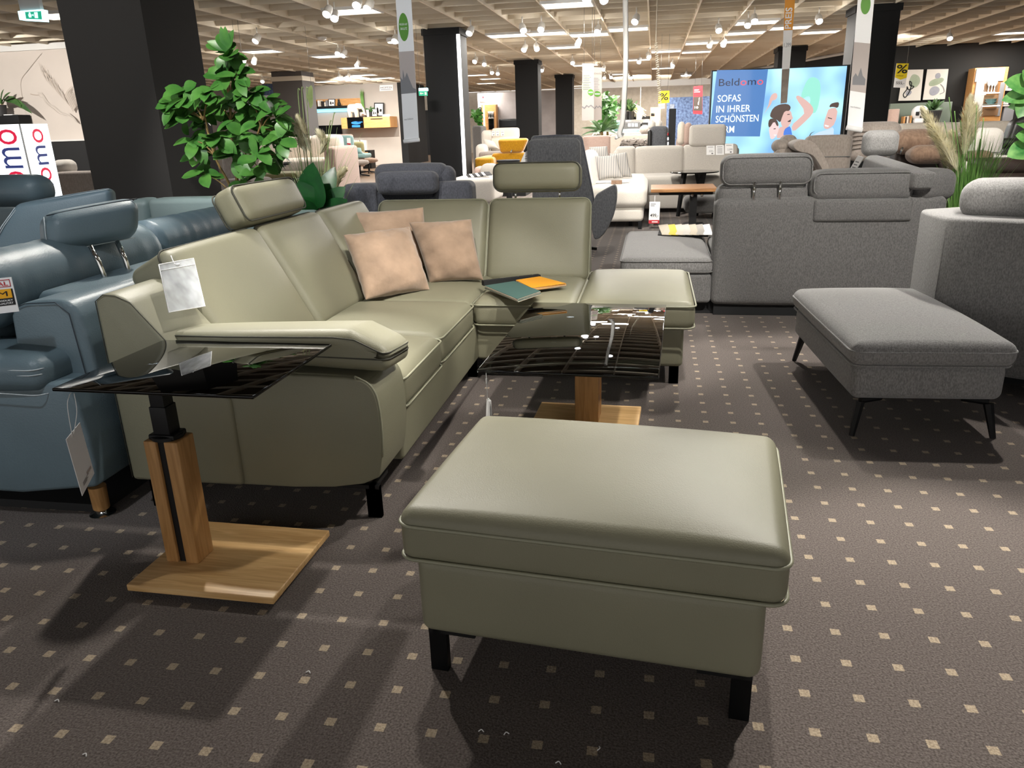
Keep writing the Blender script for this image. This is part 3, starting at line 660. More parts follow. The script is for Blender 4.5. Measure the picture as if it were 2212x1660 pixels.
# ---------------------------------------------------------------- tan cushions
def cushion(A, B, C, D, th, label, sd): return single('cushion', quadgrid(A, B, C, D, th * 1.3, 26, pinch=.045, wr=.3, seed=sd), 'suede', label, 'cushion', 'tan suede cushions')
A, B = pz(790, 648, .525), pz(928, 626, .525); up_ = np.array([-.17, .15, .355]); D = pn(742, 508, A + up_, (-.75, .66, 0)); C = pn(884, 490, B + up_, (-.75, .66, 0)); off = np.array([.03, -.03, .0])
cushion(A, B, C, D, .15, 'tan suede cushion in front of the other two on the sage sofa', 3)
A2, B2 = pz(928, 610, .53), pz(1044, 604, .53); A2 = pn(928, 612, (A2 + B2) / 2, (-.25, 1, .0)); B2 = pn(1044, 605, (A2 + B2) / 2, (-.25, 1, .0))
D2 = pn(884, 481, A2 + [-.03, .17, 0], (-.25, 1, 0)); C2 = pn(1018, 474, B2 + [-.03, .17, 0], (-.25, 1, 0))
cushion(A2, B2, C2, D2, .15, 'tan suede cushion beside the fabric sample book on the sage sofa', 5)
q = np.array([-1.66, 4.82, .75]); nn = (-.3, 1, -.25)
A3, B3, C3, D3 = [pn(x, y, q, nn) for x, y in ((800, 585), (935, 575), (914, 448), (762, 459))]
cushion(A3, B3, C3, D3, .14, 'tan suede cushion leaning in the corner of the sage sofa behind the other two', 9)

# ---------------------------------------------------------------- sample book on the sofa
zz = .538
t = thing('sample_book', 'fabric sample book with petrol and orange swatches lying on the sage sofa seat', 'sample book', pz(1120, 615, zz))
a, b = pz(1043, 611, zz + .012), pz(1165, 597, zz + .012)
d = (b - a) / np.linalg.norm(b - a); nrm = np.array([-d[1], d[0], 0])
a = a + [0, 0, .012]; b = b + [0, 0, .012]
part('binding_bar', Geo().add((np.array([a + nrm * .02, b + nrm * .02, b - nrm * .02, a - nrm * .02, a + nrm * .02 - [0, 0, .03], b + nrm * .02 - [0, 0, .03], b - nrm * .02 - [0, 0, .03], a - nrm * .02 - [0, 0, .03]]), [[0, 3, 2, 1], [4, 5, 6, 7], [0, 1, 5, 4], [1, 2, 6, 5], [2, 3, 7, 6], [3, 0, 4, 7]])), 'matte', t, smooth=False)
for k in (.12, .38, .62, .88): part('rivet', lathe([(.004, 0), (.004, .004)], 8, a + (b - a) * k), 'chrome', t)
def leafset(c4, m_, n, dz, nm):
    for i in range(n):
        s = 1 - .004 * i; z = -dz * i; P = [pz(x, y, zz + .022) + np.array([random.uniform(-.003, .003), random.uniform(-.003, .003), z]) for x, y in c4]
        part(nm if i == 0 else 'swatch_sheet', card(*P, t=.002), m_ if i == 0 else ('sw3' if i % 2 else m_), t, smooth=False)
leafset([(1047, 617), (1118, 646), (1168, 629), (1112, 607)], 'sw1', 6, .0034, 'petrol_sheet')
leafset([(1115, 605), (1150, 622), (1223, 612), (1166, 597)], 'sw2', 6, .0034, 'orange_sheet')

# hang tags ----------------------------------------------------------------
A, B, C, D = py(178, 1072, 1.9), py(204, 1023, 1.97), py(173, 913, 1.97), py(143, 950, 1.9)
t = thing('hang_tag', 'white hang tag dangling on a thread from the tall glass side table', 'tag', (A + B) / 2)
part('card', card(A, B, C, D, .002), 'paper', t, smooth=False)
fc = Face(A, B, C, D); g = Geo()
for i, wd in enumerate((.45, .3, .38, .28)): g.add(fc.rect(.2, .10 - .018 * i + .05, .2 + wd, .10 - .018 * i + .06))
part('print', g, 'inkgrey', t, smooth=False); part('barcode', fc.rect(.55, .16, .88, .21), 'greyp', t, smooth=False)
part('thread', Geo().add(tube(spline([fc.p(.35, .93, .001), py(146, 880, 1.93), py(150, 855, 1.95), py(154, 849, 1.96)], 5), .0012, 5)).add(tube(spline([fc.p(.45, .95, .001), py(166, 890, 1.94), py(160, 850, 1.95)], 5), .0012, 5)), 'paper', t)
A, B, C, D = py(1049, 925, 2.96), py(1059, 925, 2.9), py(1057, 868, 2.9), py(1051, 862, 2.96)
t = thing('hang_tag', 'white folded hang tag dangling from the smoked glass coffee table', 'tag', (A + B) / 2)
part('card', Geo().add(card(A, B, C, D, .003)).add(T(card(A, B, C, D, .003), (.004, .01, 0), rz=.0)), 'paper', t, smooth=False)
part('thread', tube([(C + D) / 2, py(1052, 840, 2.95), py(1050, 806, 2.98)], .0014, 5), 'paper', t)
part('clip', tube([py(1051, 818, 2.98), py(1051, 829, 2.98)], .004, 6), 'paper', t)
# carpet fluff
for i, (x, y) in enumerate(((670, 1455), (1100, 1586), (1045, 1582), (1212, 1652), (127, 1517), (186, 1635), (1290, 1622))):
    c = pz(x, y, .002); a = random.uniform(0, 3)
    single('lint', tube(spline([c, c + np.array([.008 * math.cos(a), .008 * math.sin(a), .003]), c + np.array([.014 * math.cos(a + .6), .014 * math.sin(a + .6), 0])], 4), .0014, 5), 'paper', 'tiny white lint crumb lying on the dotted carpet', 'lint', 'lint crumbs on the carpet')

# ================================================================ blue-grey leather sofa beside the sage one
def stitch(P, m_, parent, r=.0035, nm='stitching', closed=False): return part(nm, tube(P, r, 5, closed=closed), m_, parent)
t = thing('leather_sofa', 'blue grey leather corner sofa with chrome headrest posts behind the sage sofa', 'sofa', (-2.7, 3.2, 0))
# arm with padded top, facing the viewer
prof = smooth_poly([(-3.45, .12), (-2.10, .12), (-2.075, .3), (-2.10, .56), (-2.16, .60), (-3.45, .60)], 1)
part('armrest', prism(prof, 2.34, 2.62, 1, .03), 'blue', t, auto=70)
g = rbox(1.25, .30, .13, .05, (.01, .012, .02), k=(12, 5, 4)); c0_ = (-2.83, 2.46, .625)
ap = part('arm_pad', T(g, c0_), 'blue', t)
lp = loop_rr(.627, .153, .05)
for z in (.025, .005, -.045): stitch(np.array([(p[0] + c0_[0], p[1] + c0_[1], c0_[2] + z - .03 * max(0, p[0] + .3) * (z < 0)) for p in lp]), 'thread', ap, .0022, closed=True)
# back frame
part('back_frame', prism(smooth_poly([(-2.44, .12), (-2.10, .12), (-2.09, .7), (-2.12, .86), (-2.2, .885), (-2.38, .865), (-2.43, .8)], 1), 2.47, 4.9, 1, .02), 'blue', t, auto=60)
part('seam', tube([(-2.40, 2.465, .84), (-2.33, 2.462, .866), (-2.2, 2.462, .872), (-2.15, 2.462, .83), (-2.13, 2.462, .5), (-2.12, 2.464, .2)], .002, 5), 'blueseam', t)
part('rear_shelf', rb(-2.44, -2.15, 2.62, 4.85, .78, .875, .04, (.0, .0, .012)), 'blue', t)
part('base', rb(-3.4, -2.4, 2.55, 5.2, .12, .42, .04), 'blue', t)
part('seat_cushion', rb(-3.45, -2.5, 2.64, 3.6, .40, .53, .05, (.01, .01, .03)), 'blue', t)
# thick rolls of the backrest
def roll(y0, y1, x, z, r, seed=1):
    rg = np.random.default_rng(seed); P = []; R = []
    for i in range(40):
        q = i / 39; y = y0 + (y1 - y0) * q; e = min(1, ((1 - abs(2 * q - 1)) * 7) ** .5 + .15) if True else 1
        P.append((x, y, z)); R.append(r * min(1, e) * (1 + .012 * math.sin(q * 60 + seed) + .01 * rg.normal()))
    return tube(P, R, 24)
part('back_roll', roll(2.42, 3.52, -2.56, .90, .15, 2), 'blue', t); part('back_roll', roll(3.50, 4.4, -2.55, .935, .115, 5), 'blue', t)
part('back_cushion', T(rbox(.2, 1.0, .42, .06, (.02, 0, .01)), (-2.72, 3.0, .7), ry=-.2), 'blue', t)
bq = part('back_cushion', T(rbox(.2, .34, .42, .07, (.02, .02, .01)), (-2.72, 2.56, .77), ry=-.15), 'blue', t)
stitch(spline([px(0, 660, -2.62), px(14, 720, -2.6), px(10, 770, -2.6)]), 'thread', bq, .003)
# headrest on chrome posts
n_ = np.array([.80, -.60, .05]); q = np.array([-2.40, 3.02, 1.0])
A, B, C, D = [pn(x, y, q, n_) for x, y in ((103, 549), (305, 512), (307, 427), (97, 465))]
nn = np.cross(B - A, D - A); nn /= np.linalg.norm(nn)
def wedge(A, B, C, D, nn, th, r=.05, puff=.015, k=(9, 3, 4)):
    W, H_ = np.linalg.norm(B - A), np.linalg.norm(D - A); g = rbox(1, th, 1, .0001) if 0 else rbox(W, th, H_, r, (.0, puff, .006), k=k)
    v = g[0]; u = v[:, 0] / W + .5; w_ = v[:, 2] / H_ + .5; o = np.outer((1 - u) * (1 - w_), A) + np.outer(u * (1 - w_), B) + np.outer(u * w_, C) + np.outer((1 - u) * w_, D)
    return o - np.outer(v[:, 1] + th / 2, nn), g[1]
hr = part('headrest', wedge(A, B, C, D, nn, .16, .055), 'blue', t)
fc = Face(A, B, C, D)
stitch(np.array([fc.p(u, v, -.03) for u, v in ((.03, .97), (.2, .99), (.5, 1.0), (.8, 1.), (.97, .985))]), 'blueseam', hr, .0025)
stitch(np.array([fc.p(u, v, -.022) for u, v in ((.0, .95), (.005, .5), (.02, .1), (.1, .0), (.5, -.005), (.95, .0))]), 'thread', hr, .002)
for (x0, y0, x1, y1, x2, y2) in ((196, 533, 213, 566, 231, 612), (253, 522, 270, 560, 282, 597)):
    b_ = px(x2, y2, -2.33); part('post', tube([px(x0, y0, -2.37), px(x1, y1, -2.33), b_ + [0, 0, .0], b_ - [0, 0, .03]], .011, 10), 'chrome', hr); part('post_collar', lathe([(.026, 0), (.026, .004), (.014, .008)], 16, b_), 'chrome', hr)
# raised backrest of the next seat + small pillow of it
n_ = np.array([.45, -.85, .12]); q = np.array([-3.35, 3.75, 1.0])
A, B, C, D = [pn(x, y, q, n_) for x, y in ((-60, 600), (252, 520), (240, 404), (30, 440))]; nn = np.cross(B - A, D - A); nn /= np.linalg.norm(nn)
bb = part('back_cushion', wedge(A, B, C, D, nn, .16, .05), 'blue', t); fc = Face(A, B, C, D)
stitch(np.array([fc.p(u, v, -.012) for u, v in ((-.01, .1), (.0, .7), (.03, .93), (.3, .965), (.97, .97))]), 'thread', bb, .003); stitch(np.array([fc.p(u, v, .004) for u, v in ((.02, .1), (.03, .7), (.06, .9))]), 'thread', bb, .002)
slab('headrest', -70, 384, 74, 446, 4.35, .22, 'blue', t, .08, .02); slab('back_cushion', -90, 440, 62, 620, 4.62, .2, 'blue', t, .06, .02); slab('headrest_bracket', 68, 405, 88, 420, 4.45, .12, 'blue', t, .02, 0)
# far wing in the lit tone of the blue leather, seen from its inside
tl = slab('back_cushion', 324, 430, 510, 520, 5.02, .2, 'teal', t, .035, .01, z0=.5); slab('back_cushion', 285, 432, 322, 520, 5.04, .2, 'teal', t, .045, .01, z0=.5)
part('base', rb(-3.6, -2.45, 5.0, 5.5, .12, .9, .04), 'teal', t)
# wooden feet
for (x, y) in ((-2.17, 2.43), (-3.2, 2.43), (-3.2, 5.1)):
    f_ = part('leg', lathe([(.030, .025), (.032, .03), (.034, .125)], 20, (x, y, 0)), 'oakv', t, auto=50); part('glide', lathe([(.05, 0), (.05, .004), (.03, .012), (.022, .026)], 20, (x, y, 0)), 'chrome', f_, auto=50)

# product card on the blue sofa
A, B, C, D = [py(x, y, 2.30) for x, y in ((-42, 683), (41, 673), (24, 599), (-52, 606))]
t = thing('product_card', 'white product quality card with a yellow M hanging on the blue grey sofa', 'card', (A + B) / 2)
part('card', card(A, B, C, D, .002), 'paper', t, smooth=False); fc = Face(A, B, C, D)
part('black_band', fc.rect(.08, .21, .97, .68, .0012), 'ink', t, smooth=False); part('yellow_field', fc.rect(.46, .42, .93, .68, .002), 'gold', t, smooth=False)
part('print', text_on(fc, 'M', .56, .48, .15, .26, .003, .0), 'ink', t, smooth=False); part('print', text_on(fc, 'PRODUKT', .49, .33, .05, .44, .003, .02), 'paper', t, smooth=False); part('print', text_on(fc, 'QUALITÄT', .49, .25, .05, .44, .003, .02), 'paper', t, smooth=False)
g = Geo(); 
for r_ in ((.1, .74, .95, .76), (.1, .93, .95, .95), (.1, .74, .12, .95), (.93, .74, .95, .95)): g.add(fc.rect(*r_))
g.add(text_on(fc, 'AL', .58, .78, .12, .3, .002, .01)); part('print', g, 'red', t, smooth=False)

# ================================================================ grey woven sofa, seen from behind
t = thing('fabric_sofa', 'grey woven fabric corner sofa with its back towards the viewer and swatches on its chaise', 'sofa', (1.2, 6.4, 0))
part('back_panel', Geo().add(T(rbox(1.60, .22, .80, .05, (.0, .006, .008), k=(14, 3, 8)), (1.27, 6.06, .49))), 'greyd', t)
part('back_panel', prism(smooth_poly([(2.0, 5.96), (2.10, 6.05), (2.12, 6.3), (2.12, 8.3), (1.92, 8.3), (1.92, 6.15)], 1), .1, .885, 2, .03), 'greyd', t, auto=60)
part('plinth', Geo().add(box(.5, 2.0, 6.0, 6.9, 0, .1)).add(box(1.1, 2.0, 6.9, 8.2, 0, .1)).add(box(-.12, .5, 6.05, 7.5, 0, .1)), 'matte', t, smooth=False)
part('base', rb(.5, 2.0, 6.15, 7.1, .1, .36, .03), 'greyd', t); part('base', rb(1.1, 2.0, 7.0, 8.3, .1, .36, .03), 'greyd', t)
ch = part('chaise', rb(-.215, .47, 5.955, 7.55, .1, .33, .03), 'greyd', t); cc = part('chaise_cushion', rb(-.225, .475, 5.95, 7.56, .325, .45, .045, (.0, .0, .02), k=(8, 12, 3)), 'grey', t)
part('piping', Geo().add(piping(loop_rr(.352, .807, .05), .425, .005, (.125, 6.755))).add(piping(loop_rr(.352, .807, .05), .345, .005, (.125, 6.755))), 'greyd', cc)
part('seat_cushion', rb(.5, 1.98, 6.2, 7.05, .36, .48, .05, (0, 0, .02)), 'grey', t); part('seat_cushion', rb(1.15, 1.95, 7.06, 8.25, .36, .48, .05, (0, 0, .02)), 'grey', t)
zt_ = py(1650, 432, 5.96)[2]
part('back_cushion', rb(.485, 1.13, 6.0, 6.24, .45, zt_ + .1, .06, (.01, .012, .02), k=(8, 3, 6)), 'greyd', t)
bc = part('back_cushion', T(rbox(.69, .27, .2, .06, (.01, .012, .02), k=(8, 4, 3)), (1.49, 6.085, .965)), 'greyd', t)
part('piping', tube(T((np.array([(p[0], p[1] * .0 - .13 + 0, p[1]) for p in loop_rr(.335, .075, .05)]), []), (1.49, 6.085, .985))[0], .004, 6, closed=True), 'grey', bc)
part('back_cushion', T(rbox(.27, .3, .19, .06, (.01, .012, .02), k=(5, 4, 3)), (1.965, 6.12, .96), rz=.35), 'greyd', t)
part('rear_pad', T(rbox(.67, .05, .155, .02, (.0, .008, .004), k=(8, 2, 3)), (1.50, 5.95, .80)), 'greyd', t)
hx0, hx1, hz0, hz1 = .505, 1.145, py(1655, 402, 5.96)[2], py(1655, 336, 5.96)[2]
hr = part('headrest', T(rbox(hx1 - hx0, .18, hz1 - hz0, .065, (.006, .012, .012), k=(9, 3, 4)), ((hx0 + hx1) / 2, 6.06, (hz0 + hz1) / 2)), 'greyd', t)
part('piping', tube(np.array([((hx0 + hx1) / 2 + p[0], 5.975, (hz0 + hz1) / 2 + p[1]) for p in loop_rr((hx1 - hx0) / 2 - .008, (hz1 - hz0) / 2 - .012, .06)]), .004, 6, closed=True), 'grey', hr)
for x in (1629, 1685): c = py(x, 415, 5.965)[0]; part('post', tube([(c, 5.972, .86), (c, 5.972, hz0 + .03)], .012, 8), 'chrome', hr)
# lit inside of its side wing, with headrest
A, B, C, D = [px(x, y, 1.80) for x, y in ((1845, 410), (1972, 410), (1982, 372), (1868, 335))]
nn = np.cross(B - A, D - A); nn /= np.linalg.norm(nn); part('back_cushion', wedge(A, B, C, D, nn if nn[0] < 0 else -nn, .13, .05, .02), 'grey', t)
hr = slab('headrest', 1869, 284, 1943, 336, 8.3, .16, 'grey', t, .06, .02)
for x in (1890, 1918): part('post', tube([py(x, 330, 8.38), py(x, 350, 8.38)], .01, 8), 'chrome', hr)
# price board leaning on it
A, B, C, D = [px(x, y, 1.78) for x, y in ((1826, 382), (1838, 384), (1866, 340), (1853, 336))]
t = thing('price_board', 'white price board leaning on the lit inner side of the grey fabric sofa', 'price board', (A + B) / 2)
part('board', card(A, B, C, D, .006), 'paper', t, smooth=False); fc = Face(A, B, C, D); g = Geo()
for k in range(5): g.add(fc.rect(.2, .2 + .13 * k, .8, .25 + .13 * k))
part('print', g, 'inkgrey', t, smooth=False)
# swatch fan on its chaise
t = thing('swatch_fan', 'fan of pale yellow, cream and blue fabric swatches lying on the grey chaise', 'swatches', pz(1480, 505, .47))
part('binding', card(*[pz(x, y, .478) for x, y in ((1421, 507), (1530, 510), (1530, 502), (1424, 497))], t=.008), 'matte', t, smooth=False)
for i, m_ in enumerate(('sw3', 'yellow', 'cream', 'white', 'sw3', 'ltgrey', 'paper')):
    x = 1424 + 15 * i; P = [pz(a, b, .482 + .002 * i) for a, b in ((x + 6, 507), (x + 26, 508), (x + 18, 492), (x - 2, 491))]; P[2] = P[2] + np.array([0, 0, .035]); P[3] = P[3] + np.array([0, 0, .02])
    part('swatch', card(*P, t=.004), m_, t, smooth=False)

# ---------------------------------------------------------------- grey woven footstool
t = thing('footstool', 'grey woven fabric footstool on splayed black metal legs', 'footstool', (1.257, 4.21, 0), rz=.052)
part('body', T(rbox(.67, 1.20, .175, .04, (.008, .008, 0), k=(8, 12, 3)), (0, 0, .178 + .0875)), 'grey', t, local=True)
cu = part('seat_cushion', T(rbox(.72, 1.26, .115, .05, (.004, .004, .045), k=(10, 14, 3), pw=3), (0, 0, .345 + .0575)), 'grey', t, local=True)
part('piping', Geo().add(piping(loop_rr(.362, .632, .06), .418, .0055)).add(piping(loop_rr(.352, .62, .06), .350, .005)), 'grey', cu, local=True)
for sx in (-1, 1):
    for sy in (-1, 1):
        P = [(sx * .18, sy * .54, .172), (sx * .285, sy * .575, .160), (sx * .315, sy * .61, 0)]
        g = Geo(); g.add(tube([(P[0][0], P[0][1], .172), (P[1][0], P[1][1], .166)], .014, 6)); g.add(tube([P[1], P[2]], [.022, .013], 6)); part('leg', g, 'black', t, local=True, smooth=False)

# ---------------------------------------------------------------- grey sofa at the edge
t = thing('fabric_sofa', 'lighter grey fabric sofa with a curved back cut off behind the grey footstool', 'sofa', (2.3, 4.4, 0))
pts = [px(2050, 430, 1.62)]
prof = smooth_poly([(1.545, 5.0), (1.55, 4.5), (1.60, 4.40), (1.75, 4.30), (2.6, 3.85), (2.6, 5.0)], 1)
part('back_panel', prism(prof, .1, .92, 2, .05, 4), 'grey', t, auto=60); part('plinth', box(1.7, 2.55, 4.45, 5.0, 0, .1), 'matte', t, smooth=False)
g = T(rbox(1.15, .26, .2, .085, (.0, .01, .012), k=(10, 3, 3)), (2.20, 4.42, 1.0), rz=-.47); part('back_cushion', g, 'grey', t)
part('seam', tube([(1.565, 4.47, .12), (1.56, 4.475, .5), (1.565, 4.475, .86), (1.6, 4.5, .91)], .004, 6), 'greyd', t)
part('armrest', T(rbox(.9, .5, .42, .08, (0, .01, .02)), (2.42, 3.72, .27), rz=-.47), 'grey', t)
# ================================================================ plants
def leaf(base, d, up, L, W, fold=.25, droop=.35, n=6, shape=0):
    d = np.array(d, float); d /= np.linalg.norm(d); up = np.array(up, float); s = np.cross(d, up); s /= np.linalg.norm(s) + 1e-9; up = np.cross(s, d)
    V = []; Fc = []
    for i in range(n + 1):
        q = i / n; c = np.array(base) + d * L * q * (1 - .12 * q * droop) + up * (-droop * L * q * q * .5) + np.array([0, 0, -droop * L * .3 * q * q])
        w_ = W * (math.sin(PI * min(1, q ** (.75, 1, 1.2)[shape] * .97 + .03)) ** (.75, 1., .62)[shape]) * .5
        V += [c - s * w_ + up * w_ * fold, c, c + s * w_ + up * w_ * fold]
    for i in range(n):
        a = 3 * i; Fc += [[a, a + 3, a + 4, a + 1], [a + 1, a + 4, a + 5, a + 2]]
    return np.array(V), Fc
def rdir(up=.2): v = np.random.default_rng(random.randrange(10 ** 9)).normal(size=3); v /= np.linalg.norm(v); v[2] = v[2] * .7 + up; return v
def grassblades(c, n, hmin, hmax, spread, w_=.006, lean=.35):
    g = Geo()
    for i in range(n):
        a = random.uniform(0, 2 * PI); r = spread * random.random() ** .5; h = random.uniform(hmin, hmax); ln = lean * random.random() ** 1.5 * h
        b = np.array(c) + [r * math.cos(a), r * math.sin(a), 0]; a2 = a + random.uniform(-.6, .6); dx = np.array([math.cos(a2), math.sin(a2), 0]); sd = np.array([-dx[1], dx[0], 0])
        if random.random() < .5: sd = np.array([1., 0, 0])
        V = []; Fc = []
        for k in range(7):
            q = k / 6; p = b + dx * ln * q ** 2.2 + np.array([0, 0, h * (q - .12 * (ln / h) * q * q)]); ww = w_ * (1 - q) ** .6 * .5 + .0006; V += [p - sd * ww, p + sd * ww]
        for k in range(6): Fc.append([2 * k, 2 * k + 2, 2 * k + 3, 2 * k + 1])
        g.add((np.array(V), Fc))
    return g
def plumegeo(P, rad, n=500, flen=.09):
    P = spline(P, 8); g = Geo(); V = []; Fc = []; N_ = len(P)
    for i in range(n):
        q = random.random(); x = q * (N_ - 1); k = min(int(x), N_ - 2); p = P[k] + (P[k + 1] - P[k]) * (x - k); t_ = P[k + 1] - P[k]; t_ /= np.linalg.norm(t_)
        rv = np.random.default_rng(i).normal(size=3); rv -= t_ * (rv @ t_); rv /= np.linalg.norm(rv); L = flen * (1 - .5 * q) * random.uniform(.6, 1.2)
        e = p + t_ * L * .8 + rv * rad * math.sin(PI * (.12 + .85 * q)) * random.uniform(.5, 1.2); s = np.cross(e - p, rv); s = s / (np.linalg.norm(s) + 1e-9) * .0028
        m_ = (p + e) / 2 + rv * .3 * rad * .5; b = len(V); V += [p - s, p + s, m_ + s, m_ - s, e]; Fc += [[b, b + 1, b + 2, b + 3], [b + 3, b + 2, b + 4]]
    g.add((np.array(V), Fc)); return g
# ficus behind the sage sofa
Yf = 5.72
base = py(508, 440, Yf); t = thing('ficus_tree', 'artificial ficus tree with large glossy green leaves beside the big dark pillar', 'plant', (base[0], Yf, 0))
part('pot', lathe([(.13, 0), (.16, .02), (.19, .36), (.175, .36), (.16, .3)], 28, (base[0], Yf, 0)), 'pot', t, auto=40)
clus = [(492, 120), (480, 165), (512, 160), (455, 200), (505, 205), (540, 200), (400, 205), (430, 235), (475, 235), (525, 235), (570, 215), (595, 250), (395, 250), (440, 270), (490, 270), (540, 265), (575, 290), (605, 300), (420, 305), (470, 300), (520, 300), (555, 330), (600, 335), (430, 335), (505, 335), (560, 365), (440, 375), (530, 395), (590, 275), (380, 230)]
trunk = [py(508, 440, Yf), py(512, 390, Yf), py(505, 340, Yf), py(498, 260, Yf), py(492, 110, Yf)]; st = Geo(); lv = Geo()
st.add(tube([(base[0], Yf, .3), py(508, 440, Yf)], .02, 8)); st.add(tube(spline(trunk, 6), np.linspace(.017, .005, 25), 8))
st.add(tube(spline([py(510, 440, Yf), py(494, 395, Yf - .05), py(463, 335, Yf - .1), py(440, 240, Yf - .1)], 6), np.linspace(.014, .005, 19), 8)); st.add(tube(spline([py(510, 430, Yf), py(535, 350, Yf), py(560, 280, Yf), py(575, 230, Yf)], 6), np.linspace(.014, .005, 19), 8))
anch = [np.array(p) for p in spline(trunk, 3)] + [py(463, 335, Yf - .1), py(440, 260, Yf - .1), py(535, 350, Yf), py(565, 280, Yf), py(450, 290, Yf - .1)]
for (x, y) in clus:
    dep = Yf + random.uniform(-.28, .25); c = py(x, y, dep); a = min(anch, key=lambda q: np.linalg.norm(q - c + [0, 0, .12]))
    st.add(tube(spline([a, (a + c) / 2 + [0, 0, .03], c], 4), np.linspace(.007, .003, 9), 6))
    nl = 11 if y < 320 else 7
    for k in range(nl):
        v = np.array([c[0] - base[0], (dep - Yf) - .25, 0]); v = v * .5 + rdir(.1); lv.add(leaf(c + np.array([0, 0, random.uniform(-.04, .04)]), v, [random.uniform(-.5, .5), -.9, 1.1], random.uniform(.12, .19), random.uniform(.075, .115), random.uniform(.05, .3), random.uniform(.1, .7), 7, 2))
for (x, y, dx) in ((480, 88, -.1), (492, 85, .1), (500, 92, .4), (470, 92, -.7)): lv.add(leaf(py(492, 105, Yf), [dx, -.2, 1.0 - abs(dx)], [0, -1, .4], .16, .07, .2, .1))
part('stem', st, 'stem', t); part('foliage', lv, 'leaf', t)
# pampas and broad leaves behind the sage sofa
Yg = 5.85; c = py(688, 470, Yg); t = thing('pampas_grass', 'tall artificial pampas grass in a pot behind the corner of the sage sofa', 'plant', (c[0], Yg, 0))
part('pot', lathe([(.14, 0), (.17, .02), (.2, .4), (.18, .4), (.17, .34)], 28, (c[0], Yg, 0)), 'pot', t, auto=40)
g = grassblades((c[0], Yg, .36), 150, .5, 1.15, .13, .005, .34); part('foliage', g, 'grassp', t)
g = Geo()
for (x0, x1, y1, b) in ((672, 644, 195, .0), (676, 652, 192, .0), (682, 662, 192, .02), (668, 640, 262, -.05), (700, 712, 262, .05), (690, 720, 245, .05)): g.add(tube(spline([py(x0, 460, Yg), py((x0 + x1) / 2 - 2, (460 + y1) / 2, Yg), py(x1, y1 + 8, Yg), py(x1 + 4, y1, Yg)], 5), .0035, 5))
part('stem', g, 'grassp', t)
for i, P in enumerate(([(660, 330), (640, 285), (618, 258)], [(672, 330), (655, 285), (645, 258)], [(690, 335), (700, 310), (690, 288)], [(718, 420), (730, 385), (742, 368)])): part('plume', plumegeo([py(x, y, Yg - .05 + .03 * i) for x, y in P], .055, 500, .11), 'plume', t)
Yb = 5.62; c = py(690, 470, Yb); t = thing('rubber_plant', 'low plant with broad dark green leaves behind the corner of the sage sofa', 'plant', (c[0], Yb, 0))
part('pot', lathe([(.11, 0), (.13, .02), (.15, .5), (.13, .5), (.12, .44)], 24, (c[0], Yb, 0)), 'pot', t, auto=40); lv = Geo(); st = Geo()
for (x0, y0, x1, y1, wd) in ((680, 450, 672, 352, 70), (690, 450, 720, 358, 45), (680, 455, 645, 392, 60), (700, 455, 742, 402, 42), (688, 460, 700, 400, 60), (700, 470, 745, 430, 45), (675, 465, 640, 430, 50), (690, 470, 710, 425, 60), (668, 445, 655, 365, 40)):
    a, b = py(x0, y0, Yb), py(x1, y1, Yb - random.uniform(-.1, .15)); st.add(tube([(c[0], Yb, .45), a], .006, 6)); L = np.linalg.norm(b - a); lv.add(leaf(a, b - a, [random.uniform(-.3, .3), -1, .3], L * 1.05, wd / 270, .18, .12, 8))
part('stem', st, 'stem', t); part('foliage', lv, 'leafd', t)
# pampas at the other side
Yp = 7.6; c = py(2085, 480, Yp); t = thing('pampas_grass', 'pampas grass with cream plumes standing between the two grey fabric sofas', 'plant', (c[0], Yp, 0))
part('pot', lathe([(.13, 0), (.16, .02), (.19, .36), (.17, .36), (.16, .3)], 28, (c[0], Yp, 0)), 'pot', t, auto=40)
part('foliage', grassblades((c[0], Yp, .33), 330, .5, 1.0, .15, .007, .34), 'grass', t)
g = Geo()
for (x0, x1, y1) in ((2075, 2050, 210), (2080, 2062, 240), (2088, 2090, 235), (2092, 2110, 228), (2095, 2125, 255), (2090, 2118, 300), (2078, 2040, 262), (2085, 2075, 260)): g.add(tube(spline([py(x0, 470, Yp), py((x0 + x1) / 2 + 2, (470 + y1) / 2, Yp), py(x1, y1, Yp)], 6), .004, 5))
part('stem', g, 'grass', t)
for i, P in enumerate(([(2060, 360), (2032, 300), (1995, 240)], [(2068, 370), (2045, 320), (2012, 282)], [(2082, 340), (2088, 280), (2096, 215)], [(2070, 390), (2055, 350), (2038, 318)], [(2078, 360), (2070, 320), (2058, 292)], [(2090, 320), (2100, 270), (2105, 235)])): part('plume', plumegeo([py(x, y, Yp - .1 + .05 * i) for x, y in P], .085, 900, .15), 'plume', t)
# leafy plant at the edge
Yr = 6.9; c = py(2230, 470, Yr); t = thing('leafy_plant', 'tall plant with large light veined leaves cut off at the edge beside the pampas grass', 'plant', (c[0], Yr, 0))
part('pot', lathe([(.13, 0), (.16, .02), (.19, .36), (.17, .36), (.16, .3)], 28, (c[0], Yr, 0)), 'pot', t, auto=40); st = Geo(); lv = Geo(); st.add(tube([(c[0], Yr, .3), py(2225, 330, Yr), py(2228, 170, Yr)], .014, 8))
for (x0, y0, x1, y1, wd) in ((2228, 190, 2172, 172, 46), (2228, 205, 2165, 212, 36), (2228, 225, 2178, 228, 30), (2226, 205, 2200, 252, 34), (2226, 320, 2176, 334, 42), (2226, 300, 2195, 290, 30), (2228, 170, 2210, 150, 40), (2226, 280, 2196, 262, 12)): a, b = py(x0, y0, Yr), py(x1, y1, Yr - random.uniform(0, .15)); lv.add(leaf(a, b - a, [0, -1, .8], np.linalg.norm(b - a), wd / 230, .15, .15, 8))
part('stem', st, 'stem', t); part('foliage', lv, 'leafv', t)

